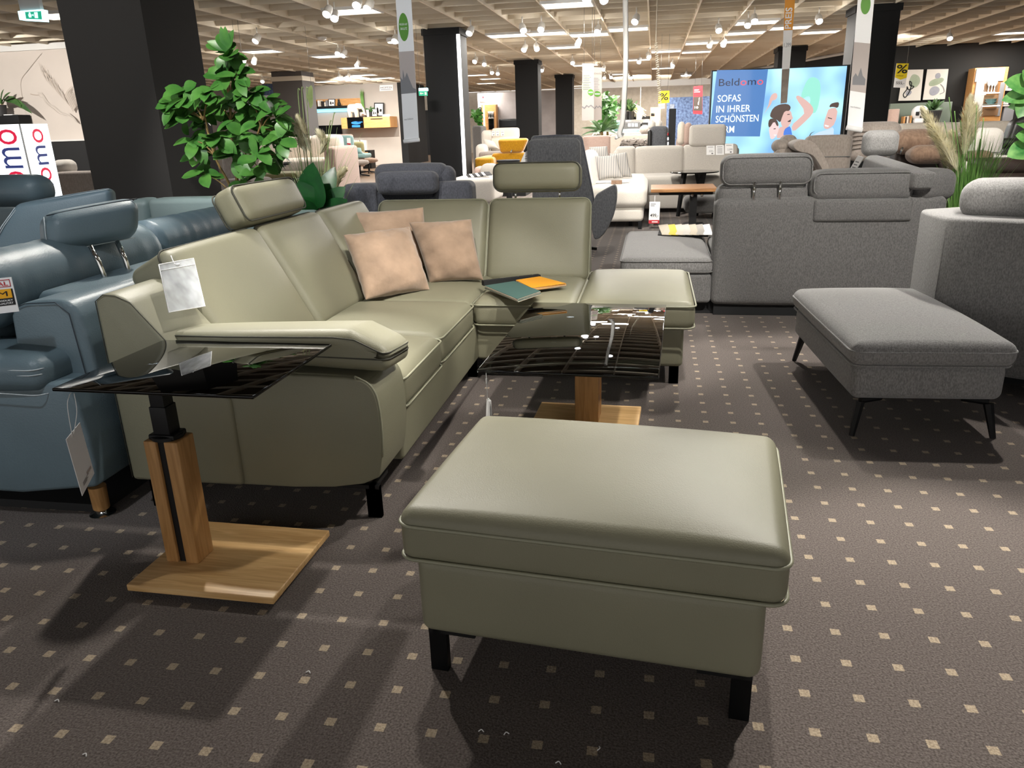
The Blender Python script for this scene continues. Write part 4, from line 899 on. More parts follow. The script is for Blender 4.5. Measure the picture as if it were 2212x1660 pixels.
# ================================================================ background, by zones
def hang(nm, label, cat, Y, q4, m_='paper', t_=.004, group=None, top=None):
    """flat sign: q4 = pixels bl, br, tr, tl"""
    A, B, C, D = [py(x, y, Y) for x, y in q4]
    t = thing(nm, label, cat, (A + B) / 2, group); part('panel', card(A, B, C, D, t_), m_, t, smooth=False); return t, Face(A, B, C, D)
def wires(t, fc, us=(.15, .85)):
    g = Geo()
    for u in us: p = fc.p(u, 1, -.002); g.add(tube([p, [p[0], p[1], CZ + .21]], .003, 5))
    part('wire', g, 'steel', t)
def beld(fc, u, v, hgt, wid, up, h, root, dark='navy', rd='red'):
    tv, tf = text_geo('Beldomo', bold=.0); cut = [text_geo(s)[0][:, 0].max() for s in ('Beld', 'Beldo', 'Beldom')]
    P, _ = text_on(fc, 'Beldomo', u, v, hgt, wid, h, 0., up); cx = [np.mean([tv[i][0] for i in f]) for f in tf]; gd, gr = Geo(), Geo()
    for sel, g_ in ((lambda c: c < cut[0] + .02 or cut[1] + .02 < c < cut[2] + .02, gd), (lambda c: cut[0] + .02 <= c <= cut[1] + .02 or c >= cut[2] + .02, gr)): g_.add((P, [f for f, c in zip(tf, cx) if sel(c)]))
    part('lettering', gd, dark, root, smooth=False); part('lettering', gr, rd, root, smooth=False)
def legs4(t, x0, x1, y0, y1, h=.1, m_='black'):
    for x in (x0 + .06, x1 - .06):
        for y in (y0 + .06, y1 - .06): part('leg', box(x - .02, x + .02, y - .02, y + .02, 0, h), m_, t, smooth=False)

# --- far left: light column, mural wall, shelf
c = py(42, 268, 7.5); X, tz = c[0], c[2]; yd = px(102, 268, X)[1]
t = thing('light_column', 'white illuminated square advertising column with red and blue lettering behind the blue grey sofa', 'light box', (X - .2, 7.7, 0))
part('light_body', box(X - .55, X, 7.5, yd, .06, tz), 'lightbox', t, smooth=False); part('plinth', box(X - .53, X - .02, 7.52, yd - .02, 0, .06), 'matte', t, smooth=False)
part('corner_rail', box(X - .006, X + .006, 7.494, 7.506, .06, tz), 'steel', t, smooth=False)
navl, redl = emit('lit_navy', '#2c3a7c', .5), emit('lit_red', '#d0103c', .7)
beld(Face((X, 7.5, 0), (X, yd, 0), (X, yd, tz), (X, 7.5, tz)), .74, .30, .62, .67, 'ccw', .004, t, navl, redl)
beld(Face((X - .55, 7.5, 0), (X, 7.5, 0), (X, 7.5, tz), (X - .55, 7.5, tz)), .88, .26, .66, .71, 'ccw', .004, t, navl, redl)
fc = Face(py(0, 305, 15.18), py(180, 303, 15.18), py(130, 100, 15.18), py(-40, 100, 15.18))
def mp(x, y): return py(x, y, 15.19)
g = Geo(); gd = Geo(); nY = np.array([0, -1., 0])
SK = [0]
def strk(g_, pts, w_):
    SK[0] += 1; P = spline([mp(x, y) + nY * (.004 + .0006 * SK[0]) for x, y in pts], 5); V = []; Fc = []
    for i in range(len(P)):
        t_ = P[min(i + 1, len(P) - 1)] - P[max(i - 1, 0)]; b = np.cross(nY, t_); b /= np.linalg.norm(b); q = i / (len(P) - 1); ww = w_ * (1 - .7 * q); V += [P[i] - b * ww / 2, P[i] + b * ww / 2]
    for i in range(len(P) - 1): Fc.append([2 * i, 2 * i + 2, 2 * i + 3, 2 * i + 1])
    g_.add((np.array(V), Fc))
strk(g, [(93, 206), (99, 216), (106, 224), (116, 230), (130, 241), (145, 247), (160, 256), (172, 262)], .05); strk(g, [(93, 208), (97, 219), (105, 228), (114, 234), (128, 245), (145, 250)], .03); strk(g, [(82, 201), (90, 202), (94, 210), (88, 210), (82, 204)], .04)
strk(gd, [(66, 203), (75, 205), (84, 206)], .02); strk(g, [(90, 115), (62, 150), (45, 175), (48, 210), (55, 240), (60, 268)], .012)
rg = random.Random(4)
for i in range(34):
    q = i / 33; x0, y0 = 92 + 48 * q, 170 + 50 * q; strk(g if i % 3 else gd, [(x0 + 14, y0 + 10), (x0 + 4 + rg.uniform(-3, 3), y0 - 6), (x0 - 4 + rg.uniform(-5, 5), y0 - 24 - 10 * (1 - q))], .014)
for i in range(26):
    q = i / 25; x0, y0 = 142 + 20 * q, 200 + 34 * q; strk(g if i % 3 else gd, [(x0, y0 + 8), (x0 + 6, y0 - 4), (x0 + 14 + rg.uniform(-3, 3), y0 - 14)], .014); strk(g, [(150 + 14 * q, 244 + 10 * q), (158 + 12 * q, 252 + 10 * q), (164 + 8 * q, 262 + 4 * q)], .012)
struct('wall_left_mural', g, 'muralink'); struct('wall_left_mural_wing', gd, 'muralink2')
a, b = py(-60, 250, 14.8), py(37, 252, 14.8)
single('wall_shelf', T(rbox(b[0] - a[0], .35, .17, .01, k=(1, 1, 1)), ((a[0] + b[0]) / 2, 15., a[2] - .1)), 'anth', 'dark floating wall shelf under a drooping plant on the crane mural wall', 'shelf', auto=40)
c = py(4, 251, 14.9); t = thing('potted_plant', 'drooping leafy plant in a black pot on the dark wall shelf', 'plant', c); part('pot', lathe([(.1, 0), (.13, .22), (.12, .22)], 18, c), 'pot', t, auto=40); lv = Geo()
for (x0, y0, x1, y1) in ((4, 225, 14, 190), (4, 225, 0, 186), (6, 222, 24, 200), (8, 215, 40, 216), (20, 210, 42, 224), (22, 212, 64, 234), (5, 225, -14, 200)): a, b = py(x0, y0, 14.9), py(x1, y1, 14.75); lv.add(leaf(a, b - a, [0, -1, 1], np.linalg.norm(b - a), .12, .2, .3))
part('stem', Geo().add(tube([c + [0, 0, .1], py(4, 215, 14.9)], .012, 6)).add(tube(spline([py(4, 230, 14.9), py(18, 208, 14.9), py(40, 222, 14.9)], 5), .008, 5)), 'stem', t); part('foliage', lv, 'leafm', t)
c = py(4, 263, 14.6); single('book_stack', Geo().add(box(c[0] - .14, c[0] + .09, 14.83, 15.0, c[2] + .08, c[2] + .11)).add(box(c[0] - .13, c[0] + .08, 14.83, 15.0, c[2] + .115, c[2] + .145)), 'paper', 'short stack of pale books lying on the dark wall shelf', 'books', smooth=False)
t = thing('exit_sign', 'glowing green and white emergency exit sign on the ceiling near the big dark pillar', 'exit sign', py(66, 40, 9.))
A, B, C, D = [py(x, y, 9.) for x, y in ((42, 43), (93, 46), (90, 20), (38, 24))]; part('housing', Geo().add(card(A, B, C, D, .1)), 'exitface', t, smooth=False); fc = Face(A, B, C, D)
part('mount', box(A[0] + .02, B[0] - .02, 9.02, 9.08, C[2] - .02, CZ), 'whitew', t, smooth=False); part('sign_field', fc.rect(.3, .15, .97, .85), 'exitg', t, smooth=False)
g = Geo(); g.add(fc.ell(.49, .7, .04, .09, .004)); g.add(fc.poly([(.44, .3), (.54, .3), (.56, .6), (.42, .6)], .004)); g.add(fc.rect(.68, .25, .82, .78, .004)); g.add(fc.poly([(.56, .52), (.64, .62), (.64, .42)], .004)); part('pictogram', g, 'exitface', t, smooth=False)
t = thing('upholstered_sofa', 'beige fabric sofa half hidden between the light column and the big dark pillar', 'sofa', py(160, 400, 11.) * [1, 1, 0])
slab('back_panel', 122, 371, 240, 412, 11., .25, 'taupe', t, .04, .01, z0=.1); slab('back_cushion', 112, 348, 146, 375, 11.2, .25, 'ltgrey', t, .08, .03); a = py(122, 400, 11.)[0]; part('base', rb(a, a + 1.6, 11.1, 12., .1, .45, .04), 'taupe', t)
t = thing('lounge_chair', 'mauve grey shell lounge chair partly hidden behind the ficus stems', 'chair', py(500, 400, 9.) * [1, 1, 0])
slab('backrest', 478, 335, 524, 396, 9.1, .16, 'taupe', t, .07, .02, lean=-.1); slab('seat', 470, 390, 545, 440, 8.7, .6, 'taupe', t, .06, .02); c = py(505, 420, 9.); part('pedestal', lathe([(.25, 0), (.25, .015), (.03, .04), (.03, py(505, 440, 9)[2])], 18, (c[0], 9., 0)), 'black', t, auto=40)
t = thing('upholstered_sofa', 'bright cream sofa with stitched cushions behind the ficus and pampas grass', 'sofa', py(640, 380, 13.) * [1, 1, 0])
for (x0, x1, y0) in ((556, 612, 300), (612, 672, 296), (672, 734, 293)): slab('back_cushion', x0, y0, x1, 360, 13.3, .25, 'cream', t, .06, .03)
slab('seat_cushion', 556, 345, 722, 372, 12.5, .8, 'cream', t, .06, .02); slab('armrest', 700, 318, 724, 385, 12.4, 1.1, 'pink', t, .05, .01, z0=.12); slab('base', 556, 370, 722, 395, 12.55, 1., 'cream', t, .04, .0, z0=.1)
t = thing('bench', 'olive cushioned bench on a dark frame behind the ficus stems', 'bench', py(610, 390, 11.) * [1, 1, 0]); slab('seat_cushion', 570, 374, 640, 386, 11., .5, 'olive', t, .05, .01); slab('frame', 572, 386, 640, 391, 11.02, .46, 'black', t, .01, 0)
a, b = py(575, 390, 11.)[0], py(637, 390, 11.)[0]; zb = py(600, 390, 11.)[2]
for x in (a, b): part('leg', box(x - .02, x + .02, 11.05, 11.09, 0, zb), 'black', t, smooth=False); part('leg', box(x - .02, x + .02, 11.4, 11.44, 0, zb), 'black', t, smooth=False)
c = py(636, 358, 12.6); t = thing('magazine_stack', 'stack of dark magazines on the seat of the cream sofa', 'magazines', c)
for i in range(4): part('magazine', T(box(-.16, .16, -.11, .11, 0, .022), c + [0, 0, -.03 + .025 * i], rz=.1 * i), ('ink', 'inkgrey')[i % 2], t, smooth=False)
t, fc = hang('poster', 'blue and white poster seen through the ficus leaves beside the greige wall', 'poster', 31, ((560, 228), (604, 226), (604, 178), (560, 180)), 'bluewall'); part('white_field', fc.rect(.1, .1, .9, .45, .01), 'paper', t, smooth=False)
t, fc = hang('sale_sign', 'yellow and black striped sale sign peeking out above the ficus crown', 'sign', 14, ((512, 182), (530, 182), (530, 158), (514, 158)), 'yellow'); g = Geo()
for k in range(3): g.add(fc.poly([(.05 + .3 * k, .55), (.2 + .3 * k, .55), (.34 + .3 * k, 1), (.19 + .3 * k, 1)], .004))
part('stripes', g, 'ink', t, smooth=False); wires(t, fc)
A = [py(x, y, 15.) for x, y in ((668, 232), (672, 234), (676, 226), (675, 190), (672, 184), (665, 190), (663, 210), (667, 222))]
t = thing('promo_tag', 'lime green jagged promotion tag hanging in front of the grey pillar with the cream cap', 'tag', A[0]); part('panel', prism([(p[0], p[2]) for p in A], 15., 15.01, 1, 0), 'yellow' if 0 else 'grassp', t, smooth=False); part('wire', tube([A[4], [A[4][0], A[4][1], CZ + .21]], .003, 5), 'steel', t)

# --- living room display on the greige wall
W = 33.
a, b = py(664, 222, W), py(778, 222, W)
t = thing('wall_shelf', 'long oak backed wall shelf with a blue glowing strip on the greige display wall', 'shelf', ((a[0] + b[0]) / 2, W - .2, a[2]))
slab('back_board', 664, 214, 778, 230, W - .05, .04, 'oaklt', t, .005, 0); slab('board', 664, 229, 778, 234, W - .45, .42, 'anth', t, .005, 0); slab('light_strip', 676, 235, 764, 242, W - .1, .06, 'ledblue', t, .005, 0)
sz_ = py(720, 229, W - .3)[2]
def on_shelf(x0, x1, y0, y1, Y): p, q = py(x0, y1, Y), py(x1, y0, Y); return p[0], q[0], p[2], q[2]
for i, (x0, x1, y0, m_) in enumerate(((688, 691, 217, 'paper'), (691.5, 694, 217, 'cream'), (694.5, 697, 219, 'dkbrown'), (698, 701, 220, 'ink'), (701.5, 704, 221, 'cream'), (705, 708, 217, 'inkgrey'))):
    q = on_shelf(x0, x1, y0, 230, W - .3); single('book', box(q[0], q[1], W - .35, W - .15, sz_, q[3]), m_, ('white upright book, first of the row', 'cream upright book beside the white one', 'dark brown upright book', 'thin black upright book', 'short pale upright book', 'grey upright book next to the picture frame')[i] + ' on the oak backed wall shelf', 'book', 'books on the wall shelf', smooth=False)
def frame(nm, label, q4, Y, tk=.04, art='ink', root=None):
    t, fc = hang(nm, label, 'picture', Y, q4, 'matte', .03); part('print', fc.rect(.1, .08, .9, .92, .004), 'paper', t, smooth=False); part('motif', fc.poly(((.25, .3), (.5, .25), (.45, .6), (.3, .7)), .008), art, t, smooth=False); part('motif', fc.rect(.58, .35, .8, .55, .008), art, t, smooth=False); return t
frame('picture_frame', 'black framed picture standing on the oak backed wall shelf', ((709, 230), (724, 230), (724, 214), (709, 214)), W - .3)
c = py(733, 229, W - .3); h = (py(733, 213, W - .3)[2] - sz_)
g = Geo(); g.add(lathe([(.02, 0), (.11, .02), (.12, .1), (.09, .2), (.06, .26), (.07, .30), (.05, .36), (.01, .37)], 14, (0, 0, 0))); g.add(lathe([(.03, .34), (.005, .44)], 6, (-.035, 0, 0))); g.add(lathe([(.03, .34), (.005, .44)], 6, (.035, 0, 0))); g.add(tube([(.1, 0, .02), (.18, 0, .02), (.2, 0, .08)], .02, 6))
v, f = g.out(); single('cat_figurine', (v * (h / .44) + np.array([c[0], W - .3, sz_]), f), 'ink', 'black sitting cat figurine on the oak backed wall shelf', 'figurine')
t = thing('wall_cabinet', 'oak wall cabinet with a dark glass compartment on the greige display wall', 'cabinet', py(790, 278, W - .4))
slab('body', 737, 253, 843, 277, W - .95, .94, 'oaklt', t, .008, 0); slab('door', 786, 254, 842, 276, W - .98, .03, 'oaklt', t, .004, 0); slab('glass_door', 750, 253.5, 785, 277, W - .98, .03, 'darkglass', t, .004, 0); slab('handle', 800, 256, 826, 257.5, W - 1.01, .03, 'black', t, .004, 0)
fc = Face(py(750, 277, W - .99), py(785, 277, W - .99), py(785, 254, W - .99), py(750, 254, W - .99)); part('picture', Geo().add(fc.ell(.55, .5, .3, .14, .004)).add(fc.rect(.3, .08, .8, .3, .004)).add(fc.rect(.6, .55, .95, .62, .004)), 'tv', t, smooth=False)
cz_ = py(790, 253, W - .3)[2]
c = py(772, 252, W - .3); g = Geo(); g.add(T(rbox(.55, .3, .36, .15, (0, 0, .02)), (0, 0, .42))); g.add(T(rbox(.26, .24, .28, .11), (.36, 0, .5)));
for x in (-.18, .16):
    for y in (-.08, .08): g.add(tube([(x, y, .4), (x + .02, y, 0)], [.09, .07], 10))
g.add(tube(spline([(.46, 0, .48), (.56, 0, .3), (.58, 0, .14), (.66, 0, .1)], 4), [.07 - .0035 * i for i in range(13)], 8)); g.add(T(rbox(.18, .03, .24, .014), (.30, -.14, .52)))
v, f = g.out(); v = v * .85; single('elephant_figurine', (v + np.array([c[0], W - .75, cz_]), f), 'cream', 'pale elephant figurine on top of the oak wall cabinet', 'figurine')
c = py(786, 252, W - .3); t = thing('potted_grass', 'tall green grass in a small white pot on the oak wall cabinet', 'plant', (c[0], W - .3, cz_)); part('pot', lathe([(.1, 0), (.16, .05), (.17, .2), (.14, .2)], 18, (c[0], W - .3, cz_)), 'paper', t, auto=40); part('foliage', grassblades((c[0], W - .3, cz_ + .15), 90, .7, 1.0, .05, .03, .06), 'grass', t)
for i, (x0, x1, y0, m_, lb) in enumerate(((794, 797, 237, 'paper', 'white upright book beside the small framed picture on the oak wall cabinet'), (782, 791, 249.5, 'dkbrown', 'dark brown book lying flat on the oak wall cabinet'), (783, 791, 246, 'brown', 'brown book lying on the dark brown one on the oak wall cabinet'))):
    q = on_shelf(x0, x1, y0, 252.5, W - .42); zz0 = cz_ if i < 2 else py(786, 249.5, W - .42)[2] + .0; single('book', box(q[0], q[1], W - .5, W - .42, zz0, max(q[3], zz0 + .05)), m_, lb, 'book', smooth=False)
frame('picture_frame', 'tall framed black and white print on the oak wall cabinet', ((808, 252), (829, 252), (829, 222), (808, 222)), W - .2); frame('picture_frame', 'small framed print leaning before the tall one on the oak wall cabinet', ((803, 252), (815, 252), (815, 235), (803, 235)), W - .42)
c = py(801, 250, W - .3); t = thing('potted_plant', 'tiny green plant between the book and the frames on the oak wall cabinet', 'plant', (c[0], W - .3, cz_)); part('pot', lathe([(.08, 0), (.1, .2), (.08, .2)], 12, (c[0], W - .3, cz_)), 'pot', t, auto=40); lv = Geo()
for k in range(12): lv.add(leaf((c[0], W - .3, cz_ + .2), rdir(.8), [0, -1, .5], .28, .1))
part('foliage', lv, 'leafm', t)
t, fc = hang('name_card', 'small white card standing on the end of the oak wall cabinet', 'card', W - .5, ((826, 252), (842, 252), (842, 247), (826, 247)))
t, fc = hang('wall_sign', 'small cream HOM IN sign on the greige display wall', 'sign', W - .03, ((820, 197), (849, 195.5), (848.5, 183), (820, 184))); part('lettering', text_on(fc, "HOM'IN", .08, .42, .3, .84, .01, .0), 'ink', t, smooth=False); part('lettering', fc.rect(.1, .2, .86, .28, .01), 'inkgrey', t, smooth=False)
t = thing('television', 'black flat television on the greige display wall beneath the glowing shelf', 'television', py(708, 296, W - .2)); slab('screen', 678, 271, 738, 297, W - .2, .08, 'darkglass', t, .01, 0); slab('mount', 690, 276, 726, 292, W - .12, .11, 'matte', t, .01, 0)
# teal chairs and stools
Yc = 26.
t = thing('lounge_chair', 'pale rose shell lounge chair with teal cushions in front of the greige wall', 'chair', py(745, 375, Yc) * [1, 1, 0])
slab('shell', 697, 291, 762, 352, Yc + .3, .12, 'pink', t, .06, .02, lean=-.15); slab('armrest', 700, 325, 748, 372, Yc - .4, .1, 'pink', t, .05, .01); slab('armrest', 756, 328, 786, 360, Yc + .1, .1, 'pink', t, .05, .01); slab('back_cushion', 715, 294, 760, 332, Yc + .05, .25, 'tealf', t, .08, .03, lean=-.15); slab('seat_cushion', 716, 333, 788, 343, Yc - .35, .7, 'tealf', t, .06, .02)
c = py(742, 372, Yc); part('star_base', Geo().add(tube([(c[0], Yc, .05), (c[0], Yc, .4)], .04, 8)).add(tube([(c[0] - .4, Yc - .1, .02), (c[0], Yc, .07), (c[0] + .45, Yc - .15, .02)], .025, 6)).add(tube([(c[0] - .1, Yc - .45, .02), (c[0], Yc, .07), (c[0] + .1, Yc + .4, .02)], .025, 6)), 'black', t)
single('cushion', quadgrid(py(752, 334, Yc - .25), py(785, 333, Yc - .3), py(780, 320, Yc - .1), py(756, 322, Yc - .1), .25, 12, pinch=.1, wr=.1), 'tealf', 'teal cushion lying on the seat of the rose shell chair', 'cushion')
t, fc = hang('price_tag', 'white and red price tag hanging on the teal back cushion', 'tag', Yc - .05, ((750, 313), (758, 314), (757, 298), (749, 298))); part('red_band', fc.rect(0, .05, 1, .25, .006), 'red', t, smooth=False)
t = thing('lounge_chair', 'olive fabric lounge chair half hidden behind the teal cushioned one', 'chair', py(775, 350, 28.) * [1, 1, 0]); slab('backrest', 762, 307, 785, 345, 28.2, .2, 'olive', t, .1, .02); slab('seat', 755, 338, 786, 350, 27.6, .7, 'olive', t, .06, .01); c = py(772, 350, 28.); part('pedestal', lathe([(.3, 0), (.3, .02), (.04, .05), (.04, py(770, 350, 28)[2])], 16, (c[0], 28., 0)), 'black', t, auto=40)
for i, (x, y0, y1, yb_, m_, lb) in enumerate(((779, 345, 357, 381, 'taupe', 'grey round footstool on a star base in front of the rose shell chair'), (798, 341, 352, 374, 'brown', 'brown round footstool on a star base beside the grey one'))):
    fp = pz(x, yb_, 0); Y = fp[1]; zt = py(x, y0, Y)[2]; zb = py(x, y1, Y)[2]; r = (py(x + 20, y0, Y)[0] - py(x - 20, y0, Y)[0]) / 2; t = thing('footstool', lb, 'footstool', fp)
    part('seat', lathe([(r * .6, zb), (r * .95, zb + .04), (r, (zb + zt) / 2), (r * .9, zt - .03), (r * .4, zt)], 20, (fp[0], Y, 0)), m_, t); part('star_base', Geo().add(tube([(fp[0], Y, .05), (fp[0], Y, zb)], .035, 8)).add(tube([(fp[0] - .35, Y - .1, .02), (fp[0], Y, .06), (fp[0] + .35, Y - .1, .02)], .025, 6)).add(tube([(fp[0], Y + .3, .02), (fp[0], Y, .06), (fp[0] + .1, Y - .35, .02)], .025, 6)), 'black', t)
t = thing('side_cabinet', 'small oak and black bedside cabinet by the greige wall', 'cabinet', py(792, 352, 30.) * [1, 1, 0]); slab('frame', 782, 325, 801, 352, 30.1, .5, 'black', t, .01, 0, z0=0); slab('door', 784, 329, 795, 350, 30.07, .04, 'oaklt', t, .005, 0)
for i, (x0, x1, lb) in enumerate(((760, 776, 'white framed print leaning on the greige wall behind the teal cushioned chair'), (778, 791, 'white framed print leaning on the greige wall behind the olive chair'))): t, fc = hang('picture_frame', lb, 'picture', W - .1, ((x0, 326), (x1, 326), (x1, 303), (x0, 302)), 'paper', .1)
# --- hanging banner, corridor
t, fc = hang('banner', 'long white hanging banner with a green oval in front of the greige wall', 'banner', 9.5, ((873, 306), (905, 302), (884, -80), (850, -80)))
A, B = fc.p(-.02, 0), fc.p(1.02, 0); part('rod', tube([A, B], .025, 10), 'paper', t)
part('green_oval', fc.ell(.42, .655, .32, .078, .004), 'greenp', t, smooth=False); part('lettering', Geo().add(text_on(fc, 'FREUEN AUF', .16, .665, .012, .5, .007)).add(text_on(fc, 'BAULUTZ', .22, .64, .014, .42, .007)), 'paper', t, smooth=False); part('sky_field', fc.rect(0, .28, 1, .52, .003), 'greyp', t, smooth=False)
part('skyline', fc.poly([(0, .30), (0, .38), (.15, .36), (.2, .42), (.3, .37), (.45, .40), (.6, .36), (.8, .31), (1, .3), (1, .28), (0, .28)], .005), 'inkgrey', t, smooth=False); part('lettering', Geo().add(text_on(fc, 'neue Kollektion', .1, .125, .012, .6, .005)), 'inkgrey', t, smooth=False)
t, fc = hang('exit_sign', 'small dark green exit sign with an arrow beside the black pillar with the light strip', 'exit sign', 15.5, ((905, 207), (924, 207), (923, 197), (904, 197)), 'exitg'); part('pictogram', Geo().add(fc.poly([(.12, .5), (.3, .8), (.3, .6), (.55, .6), (.55, .4), (.3, .4), (.3, .2)], .006)).add(fc.rect(.68, .2, .9, .8, .006)), 'paper', t, smooth=False); slab('light_bar', 904, 190, 923, 197, 15.5, .08, 'exitface', t, .01, 0); wires(t, fc)
slab_t = thing('glass_door', 'dark framed glass door at the end of the corridor beside the black pillar', 'door', py(925, 320, 44.)); slab('frame', 919, 238, 936, 330, 44.5, .08, 'matte', slab_t, .01, 0, z0=0)

# --- concrete wall group
W2 = 37.
t = thing('display_cabinet', 'lit oak display cabinet with dark glass shelf compartment before the concrete wall', 'cabinet', py(1057, 285, W2 - .5) * [1, 1, 0])
slab('body', 1041, 226, 1072, 285, W2 - .5, .45, 'oaklt', t, .01, 0, z0=0); slab('side_panel', 1035, 232, 1041, 285, W2 - .5, .45, 'anth', t, .01, 0, z0=0); slab('glass_door', 1055, 241, 1067, 280, W2 - .53, .03, 'darkglass', t, .005, 0); slab('light_strip', 1044, 228, 1047, 280, W2 - .53, .03, 'panel', t, .005, 0); slab('shelf', 1055, 255, 1067, 256.5, W2 - .56, .03, 'paper', t, .004, 0)
for x, lb in ((1057, 'first'), (1061, 'second'), (1064.5, 'third')): c = py(x, 255, W2 - .6); single('wine_glass', lathe([(.05, 0), (.05, .01), (.012, .02), (.012, .14), (.05, .2), (.055, .28)], 12, c), 'paper', lb + ' wine glass on the shelf of the lit oak display cabinet', 'glass')
t, fc = hang('wall_sign', 'small white sign with a red emblem on the concrete wall', 'sign', W2 - .03, ((1037, 220), (1050, 220), (1050, 206), (1037, 206))); part('emblem', fc.rect(.35, .55, .65, .85, .01), 'red', t, smooth=False); part('lettering', fc.rect(.2, .2, .8, .4, .01), 'greyp', t, smooth=False)
t = thing('television', 'black flat television in front of the concrete wall', 'television', py(1097, 280, W2 - .6)); slab('screen', 1078, 257, 1118, 277, W2 - .6, .1, 'darkglass', t, .01, 0); slab('stand', 1090, 277, 1108, 290, W2 - .55, .3, 'matte', t, .01, 0, z0=0)
c = py(1031, 272, 35.); t = thing('potted_plant', 'leafy plant beside the lit oak display cabinet', 'plant', c); lv = Geo(); part('pot', lathe([(.15, 0), (.2, .4), (.17, .4)], 14, (c[0], 35., c[2] - .4)), 'pot', t, auto=40); part('stand', lathe([(.16, 0), (.16, c[2] - .4)], 14, (c[0], 35., 0)), 'matte', t, auto=40)
for k in range(40): lv.add(leaf(np.array([c[0], 35., c[2] + .05 + .5 * random.random()]), rdir(.4), [0, -1, .6], .35, .16))
part('foliage', lv, 'leaf', t)
t = thing('upholstered_sofa', 'cream white sofa with price cards behind the mustard sofa', 'sofa', py(1080, 345, 22.) * [1, 1, 0])
slab('back_cushion', 1040, 283, 1063, 318, 22.5, .3, 'white', t, .08, .03); slab('back_cushion', 1062, 277, 1119, 300, 22.5, .3, 'cream', t, .06, .02); slab('back_cushion', 1060, 297, 1119, 325, 22.3, .3, 'cream', t, .06, .02); slab('armrest', 1027, 313, 1052, 345, 21.8, .8, 'white', t, .1, .03, z0=.1); slab('seat_cushion', 1034, 328, 1120, 342, 21.5, 1., 'taupe', t, .06, .02); slab('base', 1034, 340, 1120, 352, 21.6, 1., 'white', t, .04, 0, z0=.08)
single('cushion', quadgrid(py(1050, 321, 22.), py(1077, 321, 21.9), py(1068, 306, 22.2), py(1043, 301, 22.2), .25, 12, pinch=.1, wr=.1), 'white', 'cream cushion on the white sofa behind the mustard sofa', 'cushion')
for i, x in enumerate((1062, 1071, 1082)): t, fc = hang('price_card', ('white price card, first of three on the cream sofa behind the mustard one', 'white price card, middle of three on the cream sofa behind the mustard one', 'white price card, last of three on the cream sofa behind the mustard one')[i], 'card', 22.27, ((x, 294), (x + 7, 294), (x + 7, 283), (x, 283)), group='price cards on the cream sofa'); part('print', Geo().add(fc.rect(.15, .7, .85, .78, .006)).add(fc.rect(.4, .15, .85, .3, .006)), 'inkgrey', t, smooth=False)
single('upholstered_sofa', Geo().add(slab.__wrapped__ if 0 else rb(py(1020, 300, 26)[0], py(1040, 300, 26)[0], 26, 26.9, 0, py(1030, 272, 26)[2], .08)), 'greyd', 'dark grey sofa end seen beside the black pillar with the light strip', 'sofa')
Ym = 17.
t = thing('upholstered_sofa', 'mustard yellow velvet sofa with a raised headrest back', 'sofa', py(1080, 355, Ym) * [1, 1, 0])
A, B, C, D = [py(x, y, Ym) for x, y in ((1080, 331), (1128, 329), (1141, 299), (1074, 301))]; part('back_cushion', wedge(A, B, C, D, np.array([0, -1., 0]), .22, .06), 'mustard', t); slab('back_panel', 1062, 331, 1142, 356, Ym, .25, 'mustard', t, .05, .01, z0=.1); slab('chaise', 1024, 341, 1066, 358, Ym - .3, 1.4, 'mustard', t, .06, .02, z0=.1)
c = py(1103, 331, Ym - .06); part('bracket', tube([c, py(1106, 324, Ym - .06)], .02, 6), 'chrome', t)
t = thing('round_table', 'round black table top in front of the mustard sofa', 'table', py(1098, 352, 15.5) * [1, 1, 0]); c = py(1098, 346, 15.5); r = (py(1123, 346, 15.5)[0] - py(1073, 346, 15.5)[0]) / 2; part('table_top', lathe([(r * .98, c[2] - .04), (r, c[2] - .02), (r, c[2]), (r * .97, c[2] + .005)], 30, (c[0], 15.5, 0)), 'matte', t, auto=40); part('column', lathe([(.25, 0), (.25, .02), (.06, .05), (.06, c[2] - .04)], 18, (c[0], 15.5, 0)), 'matte', t, auto=40)
t = thing('upholstered_sofa', 'pale grey sofa with a rounded back behind the sage headrest', 'sofa', py(1045, 420, 14.) * [1, 1, 0]); slab('back_cushion', 1037, 356, 1072, 400, 14.3, .3, 'ltgrey', t, .1, .03); slab('armrest', 1024, 362, 1040, 395, 14.5, .4, 'pink', t, .06, .02); slab('seat_cushion', 972, 386, 1066, 412, 13.3, .9, 'white', t, .07, .03, z0=.2); slab('base', 976, 411, 1064, 425, 13.4, .8, 'ltgrey', t, .05, 0, z0=.06)
t = thing('swatch_fan', 'fan of black edged swatches lying on the pale grey sofa seat behind the sage sofa', 'swatches', py(1035, 392, 13.5))
zs_ = py(1020, 386, 13.3)[2] + .02
for i in range(8): x = 1008 + 6.5 * i; c = np.array([py(x, 390, 13.45)[0], 13.5, zs_]); part('swatch', T(box(-.05, .05, -.09, .09, 0, .012), c + [0, 0, .006 * i], rx=.25, rz=.5), 'ink' if i % 2 else 'paper', t, smooth=False)

